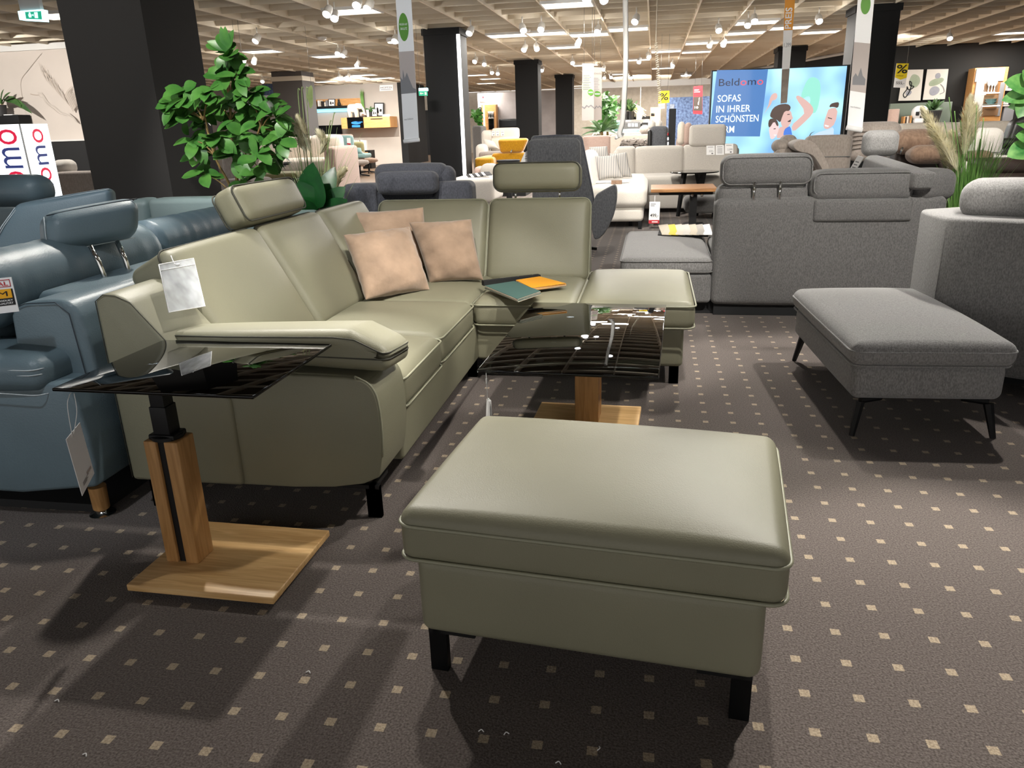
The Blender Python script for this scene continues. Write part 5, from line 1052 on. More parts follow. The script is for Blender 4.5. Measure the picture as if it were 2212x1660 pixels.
# --- dark sofa right behind the sage one
Yd_ = 6.7
t = thing('velour_sofa', 'anthracite velour sofa with two raised headrests right behind the sage sofa', 'sofa', py(880, 420, Yd_) * [1, 1, 0])
slab('headrest', 811, 373, 941, 420, Yd_ - .1, .14, 'dkblue', t, .05, .015); hh = slab('back_cushion', 808, 356, 962, 416, Yd_ + .08, .16, 'dkblue', t, .06, .02); slab('back_cushion', 930, 362, 978, 416, Yd_ + .1, .15, 'dkblue', t, .06, .02); slab('back_panel', 936, 394, 1018, 430, Yd_, .22, 'dkblue', t, .05, .01, z0=.1); slab('back_panel', 738, 399, 812, 440, Yd_, .22, 'dkblue', t, .05, .01, z0=.1); slab('back_panel', 810, 410, 940, 440, Yd_ + .02, .22, 'dkblue', t, .05, .01, z0=.1)
a, b = py(740, 420, Yd_)[0], py(1016, 420, Yd_)[0]; part('base', rb(a, b, Yd_ + .2, Yd_ + 1., .1, .42, .05), 'dkblue', t); legs4(t, a, b, Yd_ + .1, Yd_ + 1.)
# --- slate armchair
t = thing('armchair', 'slate grey high back swivel armchair turned away beside the sage sofa', 'armchair', (-.72, 8.95, 0))
A, B, C, D = [py(x, y, 8.75) for x, y in ((1150, 470), (1291, 470), (1256, 292), (1145, 294))]; bq = part('backrest', wedge(A, B, C, D, np.array([0, -1., -.0]), .14, .05), 'slate', t); fc = Face(A, B, C, D); part('piping', tube([fc.p(u, v, -.02) for u, v in ((.985, .05), (.99, .5), (.985, .93), (.93, .985), (.5, 1.), (.08, .985), (.015, .93))], .012, 6), 'dkblue', bq)
slab('headrest', 1139, 302, 1252, 392, 8.62, .12, 'slate', t, .05, .02)
A = [(8.6, .0)]
P = [py(x, y, 8.7) for x, y in ((1279, 425), (1318, 402), (1334, 396), (1333, 440), (1322, 478), (1300, 512), (1281, 515))]; part('armrest', prism(smooth_poly([(p[0], p[2]) for p in P], 1), 8.55, 8.75, 1, .03), 'slate', t, auto=60)
P = [py(x, y, 8.7) for x, y in ((1150, 440), (1285, 440), (1285, 512), (1170, 512))]; part('shell', prism(smooth_poly([(p[0], p[2]) for p in P], 1), 8.75, 9.5, 1, .05), 'slate', t, auto=60); part('seat_cushion', rb(P[0][0] + .05, P[1][0], 8.85, 9.55, .36, .48, .05, (0, 0, .02)), 'slate', t)
cx = (P[0][0] + P[1][0]) / 2; g = Geo().add(tube([(cx, 9.1, .05), (cx, 9.1, .22)], .035, 10))
for k in range(5): a = 2 * PI * k / 5 + .95 - PI / 2 - .3; g.add(tube([(cx, 9.1, .075), (cx + .36 * math.cos(a), 9.1 + .36 * math.sin(a), .02)], [.03, .018], 6))
part('star_base', g, 'black', t)
# white cards & swatches hanging on the armchair
t, fc = hang('price_card', 'white slanted price card hanging on the edge of the slate armchair beside the mustard sofa', 'card', 8.72, ((1124, 351), (1148, 352), (1148, 318), (1133, 330))); part('print', Geo().add(fc.rect(.3, .3, .7, .35, .004)).add(fc.rect(.3, .5, .7, .55, .004)), 'inkgrey', t, smooth=False)

# --- light grey corner sofa with striped cushions
t = thing('corner_sofa', 'large light grey fabric corner sofa with striped cushions behind the price sign', 'sofa', (0, 13, 0))
Ys = 13.9
for (x0, x1, y0) in ((1330, 1371, 318), (1371, 1476, 317), (1476, 1592, 313)): slab('back_cushion', x0, y0, x1, 386, Ys, .28, 'ltgrey', t, .05, .02)
slab('back_panel', 1325, 322, 1595, 400, Ys + .25, .2, 'ltgrey', t, .05, 0, z0=.1); slab('seat_cushion', 1368, 382, 1476, 420, 13.1, 1., 'ltgrey', t, .06, .02); slab('seat_cushion', 1476, 380, 1600, 420, 13.1, 1., 'ltgrey', t, .06, .02); slab('base', 1368, 418, 1600, 448, 13.15, .95, 'ltgrey', t, .03, 0, z0=.07)
hr = slab('headrest', 1490, 270, 1568, 315, Ys - .05, .14, 'ltgrey', t, .05, .015)
a, b = py(1262, 440, 11.15)[0], py(1397, 440, 11.15)[0]; zt = py(1340, 408, 11.2)[2]; part('chaise_cushion', rb(a, b, 11.1, 14.1, .30, zt + .03, .09, (.01, .01, .03), k=(8, 12, 4)), 'white', t); part('chaise', rb(a, b - .04, 11.15, 14.1, .1, .31, .06), 'white', t); part('back_cushion', T(rbox(.25, 2.6, .62, .08, (.03, 0, .02), k=(3, 8, 5)), (a - .02, 12.7, .72), ry=-.15), 'white', t)
for (x, y) in ((1382, 495), (1362, 488)): c = pz(x, y, 0); part('leg', box(c[0] - .025, c[0] + .025, c[1] - .02, c[1] + .02, 0, .11), 'black', t, smooth=False)
stripe = None
def stripe_mat():
    m, nt, N, L, P = _new('striped_fabric'); P.inputs['Roughness'].default_value = .9; tc = N.new('ShaderNodeTexCoord'); wv = N.new('ShaderNodeTexWave'); wv.inputs['Scale'].default_value = 9; wv.inputs['Distortion'].default_value = .6; wv.inputs['Detail'].default_value = 2
    L.new(tc.outputs['Object'], wv.inputs['Vector']); r = N.new('ShaderNodeValToRGB'); r.color_ramp.elements[0].color = srgb('#85868a'); r.color_ramp.elements[1].color = srgb('#b3afa9'); r.color_ramp.elements[1].position = .4; L.new(wv.outputs[0], r.inputs[0]); L.new(r.outputs[0], P.inputs['Base Color']); return m
M['stripe'] = stripe_mat()
for (q4, Y, lb, sd) in (((( 1294, 389), (1346, 384), (1333, 334), (1276, 338)), 12.0, 'grey striped cushion in front on the chaise of the light grey sofa', 1), (((1325, 386), (1366, 383), (1354, 328), (1316, 332)), 12.5, 'grey striped cushion behind the front one on the light grey sofa', 2), (((1278, 352), (1318, 345), (1312, 316), (1272, 318)), 12.8, 'grey striped cushion lying highest against the back of the light grey sofa', 3)): single('cushion', quadgrid(*[py(x, y, Y + (.12 if k > 1 else 0)) for k, (x, y) in enumerate(q4)], .17, 14, pinch=.08, wr=.08, seed=sd), 'stripe', lb, 'cushion')
zc_ = zt + .05
t = thing('magazine', 'open white magazine lying on the white chaise in front of the striped cushions', 'magazine', (py(1320, 388, 11.6)[0], 11.7, zc_)); a, b = py(1288, 390, 11.7)[0], py(1360, 385, 11.7)[0]; part('page', box(a, (a + b) / 2, 11.55, 11.85, zc_ + .01, zc_ + .022), 'paper', t, smooth=False); part('page', box((a + b) / 2, b, 11.55, 11.85, zc_ + .01, zc_ + .026), 'paper', t, smooth=False)
a, b = py(1321, 390, 11.5)[0], py(1344, 388, 11.5)[0]; single('sample_box', box(a, b, 11.4, 11.52, zc_ + .0, zc_ + .05), 'brown', 'small brown sample box on the white chaise beside the open magazine', 'box', smooth=False)
for i, (x0, y0, x1, y1, tx) in enumerate(((1526, 335, 1544, 315, '220,-'), (1546, 335, 1564, 314, ''), (1566, 332, 1584, 311, '2.399'))):
    t, fc = hang('price_card', ('white price card reading 220 on the light grey sofa back', 'white text card between two price cards on the light grey sofa back', 'white price card reading 2.399 on the light grey sofa back')[i], 'card', Ys - .03, ((x0, y0), (x1, y0 - .5), (x1, y1 - .5), (x0, y1)), group='price cards on the light grey sofa')
    g = Geo().add(fc.rect(.15, .82, .8, .87, .006)); 
    if tx: g.add(text_on(fc, tx, .3, .32, .2,   .6, .006, .0)); g.add(fc.ell(.7, .15, .12, .08, .006))
    else:
        for k in range(6): g.add(fc.rect(.2, .15 + .1 * k, .8, .18 + .1 * k, .006))
    part('print', g, 'inkgrey', t, smooth=False)
c = py(1500, 371, 12.9); r = (py(1554, 371, 12.9)[0] - py(1447, 371, 12.9)[0]) / 2; t = thing('round_table', 'round smoked glass table on slanted black legs before the light grey sofa', 'table', (c[0], 12.9, 0)); part('glass_top', lathe([(r * .99, c[2] - .012), (r, c[2] - .006), (r, c[2] + .004), (r * .99, c[2] + .008)], 40, (c[0], 12.9, 0)), 'smoke', t, auto=40)
for (x0, x1, dy) in ((-.16, -.24, -.25), (.14, .05, -.2), (.05, .2, .25)): part('leg', tube([(c[0] + x0, 12.9 + dy * .3, c[2] - .012), (c[0] + x1, 12.9 + dy, 0)], [.045, .03], 4), 'black', t, smooth=False)
t = thing('wood_table', 'walnut topped table on a black frame beside the grey chaise', 'table', (.6, 11.6, 0)); a, b = py(1406, 410, 11.2)[0], py(1550, 408, 11.2)[0]; zt = py(1470, 412, 11.2)[2]
part('table_top', T(rbox(b - a, .85, .05, .008, k=(2, 2, 1), arc=2), ((a + b) / 2, 11.62, zt - .0)), 'walnut', t, auto=40); part('apron', rb(a + .12, b - .05, 11.3, 11.9, zt - .07, zt - .025, .01), 'matte', t)
c = pz(1495, 487, 0); part('leg', box(c[0] - .05, c[0] + .05, 11.45, 11.6, 0, zt - .06), 'black', t, smooth=False); part('foot', box(c[0] - .12, c[0] + .16, 11.4, 11.65, 0, .03), 'black', t, smooth=False)
for x in (1495, 1516): part('bolt', T(lathe([(.022, 0), (.022, .012)], 12), py(x, 422, 11.29), rx=PI / 2), 'chrome', t)
t, fc = hang('price_sign', 'white price sign reading 499 with a red foot strip hanging from the walnut table', 'sign', 11.12, ((1401, 483), (1424, 483), (1426, 436), (1403, 436))); part('red_strip', fc.rect(0, 0, 1, .16, .003), 'red', t, smooth=False); part('lettering', text_on(fc, '499,-', .12, .3, .16, .78, .003, .005), 'ink', t, smooth=False); part('lettering', Geo().add(fc.rect(.12, .88, .6, .91, .003)).add(fc.rect(.12, .8, .5, .83, .003)), 'inkgrey', t, smooth=False)
part('lettering', Geo().add(fc.rect(.3, .05, .85, .1, .005)), 'paper', t, smooth=False); part('string', tube([fc.p(.5, 1), fc.p(.5, 1) + [0, .15, zt - .05 - fc.p(.5, 1)[2]]], .003, 5), 'paper', t)
t = thing('footstool', 'dark grey footstool tucked under the walnut table', 'footstool', py(1505, 490, 12.1) * [1, 1, 0]); slab('seat', 1479, 428, 1560, 470, 12.0, .6, 'greyd', t, .07, .02, z0=.12); a, b = py(1485, 470, 12)[0], py(1555, 470, 12)[0]; legs4(t, a, b, 12., 12.6, .13)

# --- mid distance behind the light grey sofa
t = thing('upholstered_sofa', 'long cream sofa seen from behind in back of the light grey corner sofa', 'sofa', py(1330, 320, 16.) * [1, 1, 0]); slab('back_panel', 1258, 294, 1318, 330, 16., .25, 'pink', t, .04, .01, z0=.1); slab('back_panel', 1318, 291.5, 1402, 330, 16., .25, 'cream', t, .04, .01, z0=.1); a, b = py(1258, 320, 16)[0], py(1402, 320, 16)[0]; part('base', rb(a, b, 16.2, 17., .1, .45, .04), 'cream', t); legs4(t, a, b, 16.1, 17.)
v, f = rbox(.62, .3, .12, .05, (.0, .0, .03), k=(14, 8, 3)); v = v + RNG.normal(size=v.shape) * .014; c = py(1376, 312, 15.9); single('throw_blanket', (v + c, f), 'taupe', 'crumpled grey knitted throw lying over the back of the cream sofa', 'blanket')
t = thing('upholstered_sofa', 'low grey sofa with pale pillows behind the cream sofa back', 'sofa', py(1320, 290, 18.) * [1, 1, 0]); slab('back_panel', 1278, 287, 1385, 300, 18., .3, 'taupe', t, .06, .02, z0=.1); a, b = py(1278, 290, 18)[0], py(1385, 290, 18)[0]; part('base', rb(a, b, 18.2, 19.2, .1, .45, .05), 'taupe', t)
for i, (q4, Y, m_, lb) in enumerate(((((1280, 294), (1302, 294), (1298, 284), (1283, 284)), 17.95, 'ltgrey', 'oval pale grey pillow on the low grey sofa below the hanging info banners'), (((1302, 291), (1332, 292), (1326, 281), (1306, 280)), 18.3, 'white', 'white pillow beside the oval one on the low grey sofa'), (((1284, 292), (1310, 288), (1300, 276), (1280, 276)), 18.6, 'white', 'white pillow leaning behind the oval one on the low grey sofa'))): single('cushion', quadgrid(*[py(x, y, Y) for x, y in q4], .2, 12, pinch=.06, wr=.05, seed=i), m_, lb, 'cushion')
t = thing('upholstered_sofa', 'pale teal sofa in the middle of the hall in front of the far plants', 'sofa', py(1340, 280, 20.) * [1, 1, 0]); slab('back_cushion', 1309, 262, 1346, 284, 20.4, .3, 'tealf', t, .08, .03); slab('seat_cushion', 1338, 280, 1386, 290, 19.6, .9, 'tealf', t, .07, .02); slab('base', 1310, 284, 1386, 300, 19.7, 1., 'tealf', t, .05, .0, z0=.1)
t = thing('upholstered_sofa', 'dark grey sofa back with three white cards behind the pale teal sofa', 'sofa', py(1370, 270, 21.) * [1, 1, 0]); slab('back_panel', 1344, 263, 1384, 280, 21.2, .25, 'greyd', t, .05, .01, z0=.1); slab('back_panel', 1384, 265, 1404, 276, 21.2, .25, 'blackl', t, .05, .01, z0=.1); a, b = py(1344, 270, 21)[0], py(1404, 270, 21)[0]; part('base', rb(a, b, 21.4, 22.3, .1, .45, .05), 'greyd', t); legs4(t, a, b, 21.3, 22.3)
for i, x in enumerate((1356.5, 1364, 1371.5)): hang('price_card', ('first', 'second', 'third')[i] + ' of three white cards on the dark grey sofa back', 'card', 21.185, ((x, 274), (x + 6, 274), (x + 6, 266.5), (x, 266.5)), group='cards on the dark grey sofa')
t = thing('armchair', 'olive grey rounded armchair beside the dark recliner', 'armchair', py(1392, 285, 19.) * [1, 1, 0]); slab('backrest', 1381, 272, 1404, 293, 19., .8, 'olive' if 0 else 'taupe', t, .15, .03); slab('base', 1384, 290, 1402, 300, 19.1, .6, 'taupe', t, .05, 0, z0=.08)
t = thing('recliner', 'dark grey recliner with two cream head cushions beside the black sign post', 'armchair', py(1420, 310, 15.) * [1, 1, 0]); slab('backrest', 1404, 274, 1443, 318, 15., .25, 'slate', t, .06, .02, z0=.3); slab('side_panel', 1399, 281, 1408, 316, 14.95, .7, 'blackl', t, .04, .01, z0=.1); slab('base', 1406, 310, 1443, 330, 15.1, .8, 'slate', t, .05, 0, z0=.08)
for x in (1401, 1416): slab('head_cushion', x, 261, x + 14, 279, 15.1, .2, 'white', t, .08, .03)
t = thing('sign_post', 'black square sign post topped by a small clear display box', 'sign post', py(1451, 320, 14.6) * [1, 1, 0]); slab('post', 1444, 235, 1459, 330, 14.6, .14, 'matte', t, .008, 0, z0=0); slab('display_box', 1447, 225, 1457, 235, 14.62, .1, 'film', t, .008, 0)
for k in range(3): c = py(1443, 290 + 10 * k, 14.6); part('spot', T(rbox(.02, .05, .05, .008, k=(1, 1, 1)), c), ('red', 'led', 'led')[k], t)
t = thing('recliner', 'beige crinkled leather recliner with two tall head cushions beside the light grey headrest', 'armchair', py(1475, 315, 15.) * [1, 1, 0]); slab('head_cushion', 1465, 265, 1479, 312, 15., .2, 'cream', t, .08, .03); slab('head_cushion', 1479, 267, 1494, 313, 14.95, .22, 'pink', t, .08, .03); slab('backrest', 1462, 295, 1496, 330, 15.05, .5, 'pink', t, .1, .03, z0=.1)
# hanging info banners
infop = mat('info_banner_cloth', '#b9b1a8', .8)
for i, (q4, Y, lb) in enumerate((((( 1257, 261), (1283, 259.5), (1283, 138), (1258, 137)), 14.5, 'wider info banner with a green seal of the overlapping hanging pair'), (((1281, 260), (1300, 259), (1300, 146), (1281, 145)), 15., 'narrower info banner with a green seal of the overlapping hanging pair'))):
    t, fc = hang('banner', lb, 'banner', Y, q4, infop); part('sky_field', fc.rect(0, 0, 1, .42, .003), 'greyp', t, smooth=False); part('pale_circle', fc.ell(.4, .6, .42, .22, .004), mat('pale_green_print', '#b9c09f', .7) if i == 0 else 'greyp', t, smooth=False)
    g = Geo()
    for k in range(9): g.add(fc.rect(.06, .55 + .03 * k, .06 + .5 + .3 * ((k * 37) % 10) / 10 * (1 - k % 3 * .3), .56 + .03 * k, .006))
    g.add(text_on(fc, 'FLECKSCHUTZ' if i == 0 else 'SCHUTZ', .05, .87, .03, .9, .006)); part('lettering', g, 'inkgrey', t, smooth=False); part('green_seal', fc.ell(.72 if i == 0 else .5, .5, .24 if i == 0 else .38, .055, .007), 'greenp', t, smooth=False); part('lettering', fc.rect(.55 if i == 0 else .2, .49, .9 if i == 0 else .8, .51, .009), 'paper', t, smooth=False); part('skyline', fc.stroke([(0, .25), (.2, .22), (.4, .27), (.55, .24), (.75, .27), (1, .22)], .02, .006), 'inkgrey', t, smooth=False); wires(t, fc)
# plants of the mid distance
c = py(1316, 290, 17.3); t = thing('ficus_tree', 'leafy ficus beside the hanging info banners', 'plant', (c[0], 17.3, 0)); lv = Geo(); part('pot', lathe([(.2, 0), (.26, .02), (.3, .5), (.26, .5)], 20, (c[0], 17.3, 0)), 'pot', t, auto=40); part('stem', tube([(c[0], 17.3, .4), py(1310, 215, 17.3)], .025, 8), 'stem', t)
for k in range(110): q = random.random(); x, y = 1300 + 22 * random.random() + 4 * q, 207 + 62 * q; lv.add(leaf(py(x, y, 17.3 + random.uniform(-.3, .3)), rdir(.2) - [0, .4, 0], [0, -1, .8], .22, .11))
part('foliage', lv, 'leaf', t)
c = py(1300, 290, 16.9); t = thing('palm_plant', 'low arching palm under the leafy ficus', 'plant', (c[0], 16.9, 0)); lv = Geo(); part('pot', lathe([(.16, 0), (.2, .02), (.24, .5), (.2, .5)], 20, (c[0], 16.9, 0)), 'pot', t, auto=40); z0_ = py(1302, 285, 16.9)[2]; part('stem', tube([(c[0], 16.9, .4), (c[0], 16.9, z0_)], .03, 8), 'stem', t)
for k in range(26): lv.add(leaf((c[0], 16.9, z0_), rdir(.7), [0, -1, .6], .5, .06, .3, .6))
part('foliage', lv, 'leafm', t)
# far shop behind the white beam
FY = 43.
t = thing('counter', 'long white counter with plants at the far end of the hall', 'counter', py(1365, 270, FY) * [1, 1, 0]); slab('body', 1325, 259, 1402, 285, FY, .8, 'whitew', t, .02, 0, z0=0); slab('top', 1340, 252, 1404, 258, FY + .9, .5, 'matte', t, .02, 0)
for i, (x, lb) in enumerate(((1350, 'spiky dark plant in a black pot on the far white counter, beside the twin plant'), (1363, 'spiky dark plant in a black pot on the far white counter, next to the flowers'), (1380, 'small pale flowering plant on the far white counter'))):
    c = py(x, 260, FY + .4); t = thing('potted_plant', lb, 'plant', c); part('pot', lathe([(.14, 0), (.2, .45), (.16, .45)], 14, c), 'pot' if i < 2 else 'whitew', t, auto=40); lv = Geo()
    for k in range(22): lv.add(leaf(c + np.array([0, 0, .45]), rdir(.9 if i < 2 else .5), [0, -1, .3], .75 if i < 2 else .35, .1, .2, .2))
    part('foliage', lv, 'leafm' if i < 2 else 'grassp', t)
c = py(1383, 236, FY); t = thing('pendant_lamp', 'glowing white pendant lamp hanging above the far white counter', 'lamp', c); g = Geo()
for k in range(9): a = k * .7; g.add(T(rbox(.42, .3, .02, .008, k=(1, 1, 1)), (c[0] + .12 * math.cos(a), FY + .12 * math.sin(a), c[2] - .25 + .08 * (k % 5)), rz=a)) if 0 else g.add(T(T(rbox(.45, .3, .02, .008, k=(1, 1, 1)), rx=.5 * math.sin(a), ry=.6 * math.cos(a), rz=a), c + np.array([.1 * math.cos(a), .1 * math.sin(a), -.25 + .1 * (k % 5)])))
part('shade', g, 'wlamp', t, smooth=False); part('cord', tube([c, [c[0], c[1], CZ]], .015, 6), 'whitew', t)
t = thing('display_wall', 'glowing orange wood cabinet at the far end beside the pendant lamp', 'cabinet', py(1415, 262, FY + .4) * [1, 1, 0]); slab('body', 1405, 232, 1427, 262, FY + .4, .5, 'cabglow', t, .02, 0, z0=0); slab('screen', 1406, 244, 1414, 251, FY + .36, .05, 'darkglass', t, .01, 0)
for i, (x0, x1, m_, lb) in enumerate(((1353, 1362, 'greenp', 'tall rounded green mirror on the far stone wall'), (1340, 1347, 'dkbrown', 'tall rounded brown mirror on the far stone wall'))): a, b = py(x0, 236, 45.9), py(x1, 215, 45.9); single('wall_mirror', T(rbox(b[0] - a[0], .05, b[2] - a[2], .02, k=(2, 1, 2)), ((a[0] + b[0]) / 2, 45.93, (a[2] + b[2]) / 2)), mat('mirror_tint_%s' % m_, {'greenp': '#5d6f45', 'dkbrown': '#5a4032'}[m_], .4), lb, 'mirror')
t, fc = hang('sale_sign', 'yellow percent sale sign hanging beside the spiral cord', 'sign', 20., ((1422, 224), (1446, 222), (1446, 196), (1423, 197)), 'yellow'); part('lettering', text_on(fc, '%', .1, .25, .6, .8, .006, .01), 'ink', t, smooth=False); part('price_strip', fc.rect(0, -.45, .6, .0, .003), 'greyp', t, smooth=False); part('lettering', text_on(fc, '1.111', .06, -.3, .14, .48, .006), 'inkgrey', t, smooth=False); wires(t, fc)
t, fc = hang('banner', 'red banner with a small picture hanging in front of the far blue patterned wall', 'banner', 25., ((1497, 246), (1517, 247), (1518, 185), (1498, 187)), 'red'); part('picture', fc.rect(.02, .12, .98, .62, .004), 'dkbrown', t, smooth=False); part('figure', fc.poly([(.5, .4), (.62, .48), (.6, .56), (.68, .6), (.6, .32), (.5, .34)], .008), 'cream', t, smooth=False); part('lettering', Geo().add(fc.rect(.1, .85, .6, .88, .008)).add(fc.rect(.1, .78, .7, .81, .008)).add(text_on(fc, '10', .15, .2, .08, .4, .008, .02)), 'paper', t, smooth=False); wires(t, fc)
c = py(1412, 90, 13.); P = []
for i in range(200): q = i / 199; y = 92 + 130 * q; p = py(1417 + 9 * q, y, 13.); P.append(p + np.array([.022 * math.sin(i * .9), .022 * math.cos(i * .9), 0]))
P = [[P[0][0], 13., CZ]] + P; single('spiral_cord', tube(P, .006, 5), 'cap', 'white spiral cord hanging from the ceiling in front of the far shop', 'cord')
# edge-on banner
P = [py(x, y, 8.6) for x, y in ((1350, -40), (1351, 120), (1348, 200), (1344, 262), (1337, 288), (1340, 297))]
t = thing('banner', 'narrow white banner seen edge on hanging above the slate armchair', 'banner', P[-1]); g = Geo(); V = []; Fc = []
PP = spline([[P[0][0], 8.6, CZ]] + P, 6); nb = np.array([.35, 1., 0])
for p in PP: V += [p + nb * 0 - np.array([.022, 0, 0]), p + np.array([.022, .0, 0]), p + np.array([.028, .14, 0]), p + np.array([-.028, .14, 0])]
for i in range(len(PP) - 1):
    a = 4 * i
    for k in range(4): Fc.append([a + k, a + (k + 1) % 4, a + 4 + (k + 1) % 4, a + 4 + k])
part('cloth', (np.array(V), Fc), 'whitew', t); part('rod', tube([py(1331, 298, 8.6), py(1345, 290, 8.9)], .018, 8), 'paper', t)

# --- big screen
SY = 15.4
t = thing('advertising_screen', 'large glowing blue advertising screen with people and white German slogan', 'screen', py(1685, 330, SY) * [1, 1, 0])
A, B, C, D = [py(x, y, SY) for x, y in ((1534, 345), (1826, 340), (1830, 141), (1540, 156))]; A[0] = D[0]; B[0] = C[0]; zb = A[2]; B[2] = zb; C[2] = D[2] = (C[2] + D[2]) / 2
part('housing', box(D[0] - .02, C[0] + .06, SY + .01, SY + .22, zb, C[2] + .02), 'matte', t, smooth=False); part('stand', box(D[0] + .4, C[0] - .4, SY + .02, SY + .2, 0, zb), 'matte', t, smooth=False)
fc = Face(A, B, C, D)
def bgmat():
    m, nt, N, L, P = _new('screen_picture_sky'); tc = N.new('ShaderNodeTexCoord'); n = N.new('ShaderNodeTexNoise'); n.inputs['Scale'].default_value = 1.6; n.inputs['Detail'].default_value = 1; L.new(tc.outputs['Object'], n.inputs['Vector']); r = N.new('ShaderNodeValToRGB')
    r.color_ramp.elements[0].position = .35; r.color_ramp.elements[0].color = srgb('#7db4ee'); r.color_ramp.elements[1].position = .65; r.color_ramp.elements[1].color = srgb('#b5eef5'); L.new(n.outputs[0], r.inputs[0]); L.new(r.outputs[0], P.inputs['Emission Color']); P.inputs['Emission Strength'].default_value = .85; P.inputs['Base Color'].default_value = (.02, .02, .02, 1); P.inputs['Roughness'].default_value = .3; return m
def E_(n, c, s=.85):
    m = emit(n, c, s); m.node_tree.nodes['Principled BSDF'].inputs['Base Color'].default_value = (.02, .02, .02, 1); return m
part('picture', fc.rect(0, 0, 1, 1, .004), bgmat(), t, smooth=False)
def im(pts): return [((x - (1540 - 5 * (y - 156) / 190 * 0)) / 290., 1 - (y - (156 - (x - 1540) * .0517)) / (zpx)) for x, y in pts]
zpx = 192.
def quadp(pts, h, n=0): P = pts; P = smooth_poly(P, n) if n else P; return fc.poly(im(P), h)
def z6(pts): return [(1520 + x / 6.506, 120 + y / 6.506) for x, y in pts]
part('picture_detail', quadp(z6([(1390, 620), (1470, 330), (1560, 280), (1660, 330), (1690, 480), (1660, 800), (1540, 760), (1560, 520)]), .006, 2), E_('picture_leaf', '#8fdcc9'), t, smooth=False)
part('text_panel', quadp(z6([(188, 215), (918, 196), (870, 1128), (120, 1143)]), .008), E_('picture_panel_blue', '#4a7fc0', .75), t, smooth=False)
skin = E_('picture_skin', '#d9b0a8', .8); skinl = E_('picture_skin_light', '#e9c6c4', .85); hair = E_('picture_hair', '#5d4238', .45); shirt = E_('picture_blue_shirt', '#3e78d8', .8); shw = E_('picture_pale_shirt', '#bcd3f2', .85); dk = E_('picture_dark', '#4b3535', .4)
g = Geo().add(quadp(z6([(1500, 770), (1350, 590), (1345, 550), (1390, 545), (1540, 640), (1610, 720), (1600, 800), (1480, 930), (1345, 1060), (1310, 960), (1420, 860)]), .010, 1)).add(quadp(z6([(890, 840), (960, 700), (970, 600), (1000, 530), (1060, 510), (1085, 560), (1060, 610), (1010, 620), (1000, 670), (930, 770)]), .010, 1)).add(quadp(z6([(1150, 800), (1200, 720), (1290, 760), (1310, 830), (1330, 860), (1300, 890), (1310, 920), (1270, 970), (1210, 1000), (1140, 980), (1110, 1130), (1130, 1150), (1220, 1130), (1220, 1030), (1150, 930)]), .012, 1))
part('picture_woman', g, skin, t, smooth=False)
part('picture_hair', Geo().add(quadp(z6([(990, 820), (1030, 720), (1120, 670), (1230, 660), (1285, 700), (1270, 760), (1200, 760), (1170, 840), (1150, 930), (1090, 880), (1010, 860)]), .014, 1)), hair, t, smooth=False)
part('picture_child_hair', Geo().add(quadp(z6([(975, 960), (985, 880), (1050, 865), (1100, 890), (1130, 960), (1110, 985), (1060, 900), (1000, 1010)]), .016, 1)), hair, t, smooth=False)
part('picture_man_hair', Geo().add(quadp(z6([(1820, 700), (1840, 650), (1900, 630), (1960, 625), (1950, 710), (1880, 690)]), .016, 1)), hair, t, smooth=False)
part('picture_shirt', quadp(z6([(1205, 1115), (1215, 1020), (1260, 985), (1300, 970), (1340, 1110), (1335, 1150)]), .013, 1), shirt, t, smooth=False)
part('picture_child', quadp(z6([(990, 1010), (1050, 900), (1100, 910), (1140, 980), (1125, 1080), (1080, 1150), (1030, 1165), (1010, 1100)]), .014, 1), skinl, t, smooth=False)
part('picture_man', quadp(z6([(1775, 900), (1800, 790), (1820, 715), (1950, 700), (1935, 920), (1850, 1000), (1790, 1000), (1770, 960)]), .012, 1), skin, t, smooth=False)
part('picture_man_shirt', quadp(z6([(1590, 1120), (1690, 1050), (1830, 1010), (1920, 960), (1925, 1115)]), .014, 1), shw, t, smooth=False)
part('picture_detail', Geo().add(quadp(z6([(1250, 905), (1300, 875), (1295, 910), (1265, 915)]), .016)).add(quadp(z6([(1240, 805), (1275, 800), (1275, 812), (1240, 815)]), .016)).add(quadp(z6([(1820, 835), (1880, 850), (1880, 862), (1820, 848)]), .016)).add(quadp(z6([(1060, 1010), (1090, 1005), (1090, 1018), (1060, 1022)]), .018)).add(quadp(z6([(1575, 1105), (1600, 1060), (1660, 1030), (1610, 1065), (1585, 1115)]), .016)), dk, t, smooth=False)
part('picture_detail', Geo().add(quadp(z6([(1785, 940), (1850, 955), (1835, 970), (1790, 960)]), .016)).add(quadp(z6([(1065, 1100), (1110, 1095), (1090, 1112)]), .018)), E_('picture_teeth', '#f4f4f4', .9), t, smooth=False)
def tx(s, x0, x1, yb_, hpx, m_, bold=.008):
    p0, p1 = z6([(x0, yb_), (x1, yb_)]); (u0, v0), (u1, v1) = im([p0, p1]); P, f = text_on(fc, s, u0, v0, hpx / 6.506 / zpx, u1 - u0, .012, bold); u = np.array([(q - fc.A) @ (fc.B - fc.A) / ((fc.B - fc.A) @ (fc.B - fc.A)) for q in P]); part('lettering', (P, f), m_, t, smooth=False)
wt = E_('slogan_white', '#e8fbfb', .95)
tx('SOFAS', 218, 555, 655, 100, wt); tx('IN IHRER', 208, 705, 803, 100, wt); tx('SCHÖNSTEN', 206, 832, 945, 100, wt); tx('FORM', 200, 488, 1095, 100, wt)
p0, p1 = z6([(225, 435), (862, 415)]); (u0, v0), (u1, v1) = im([p0, p1]); beld(fc, u0, v0, 105 / 6.506 / zpx, u1 - u0, None, .012, t, E_('slogan_navy', '#131a4c', .4), E_('slogan_red', '#f0505a', .9))
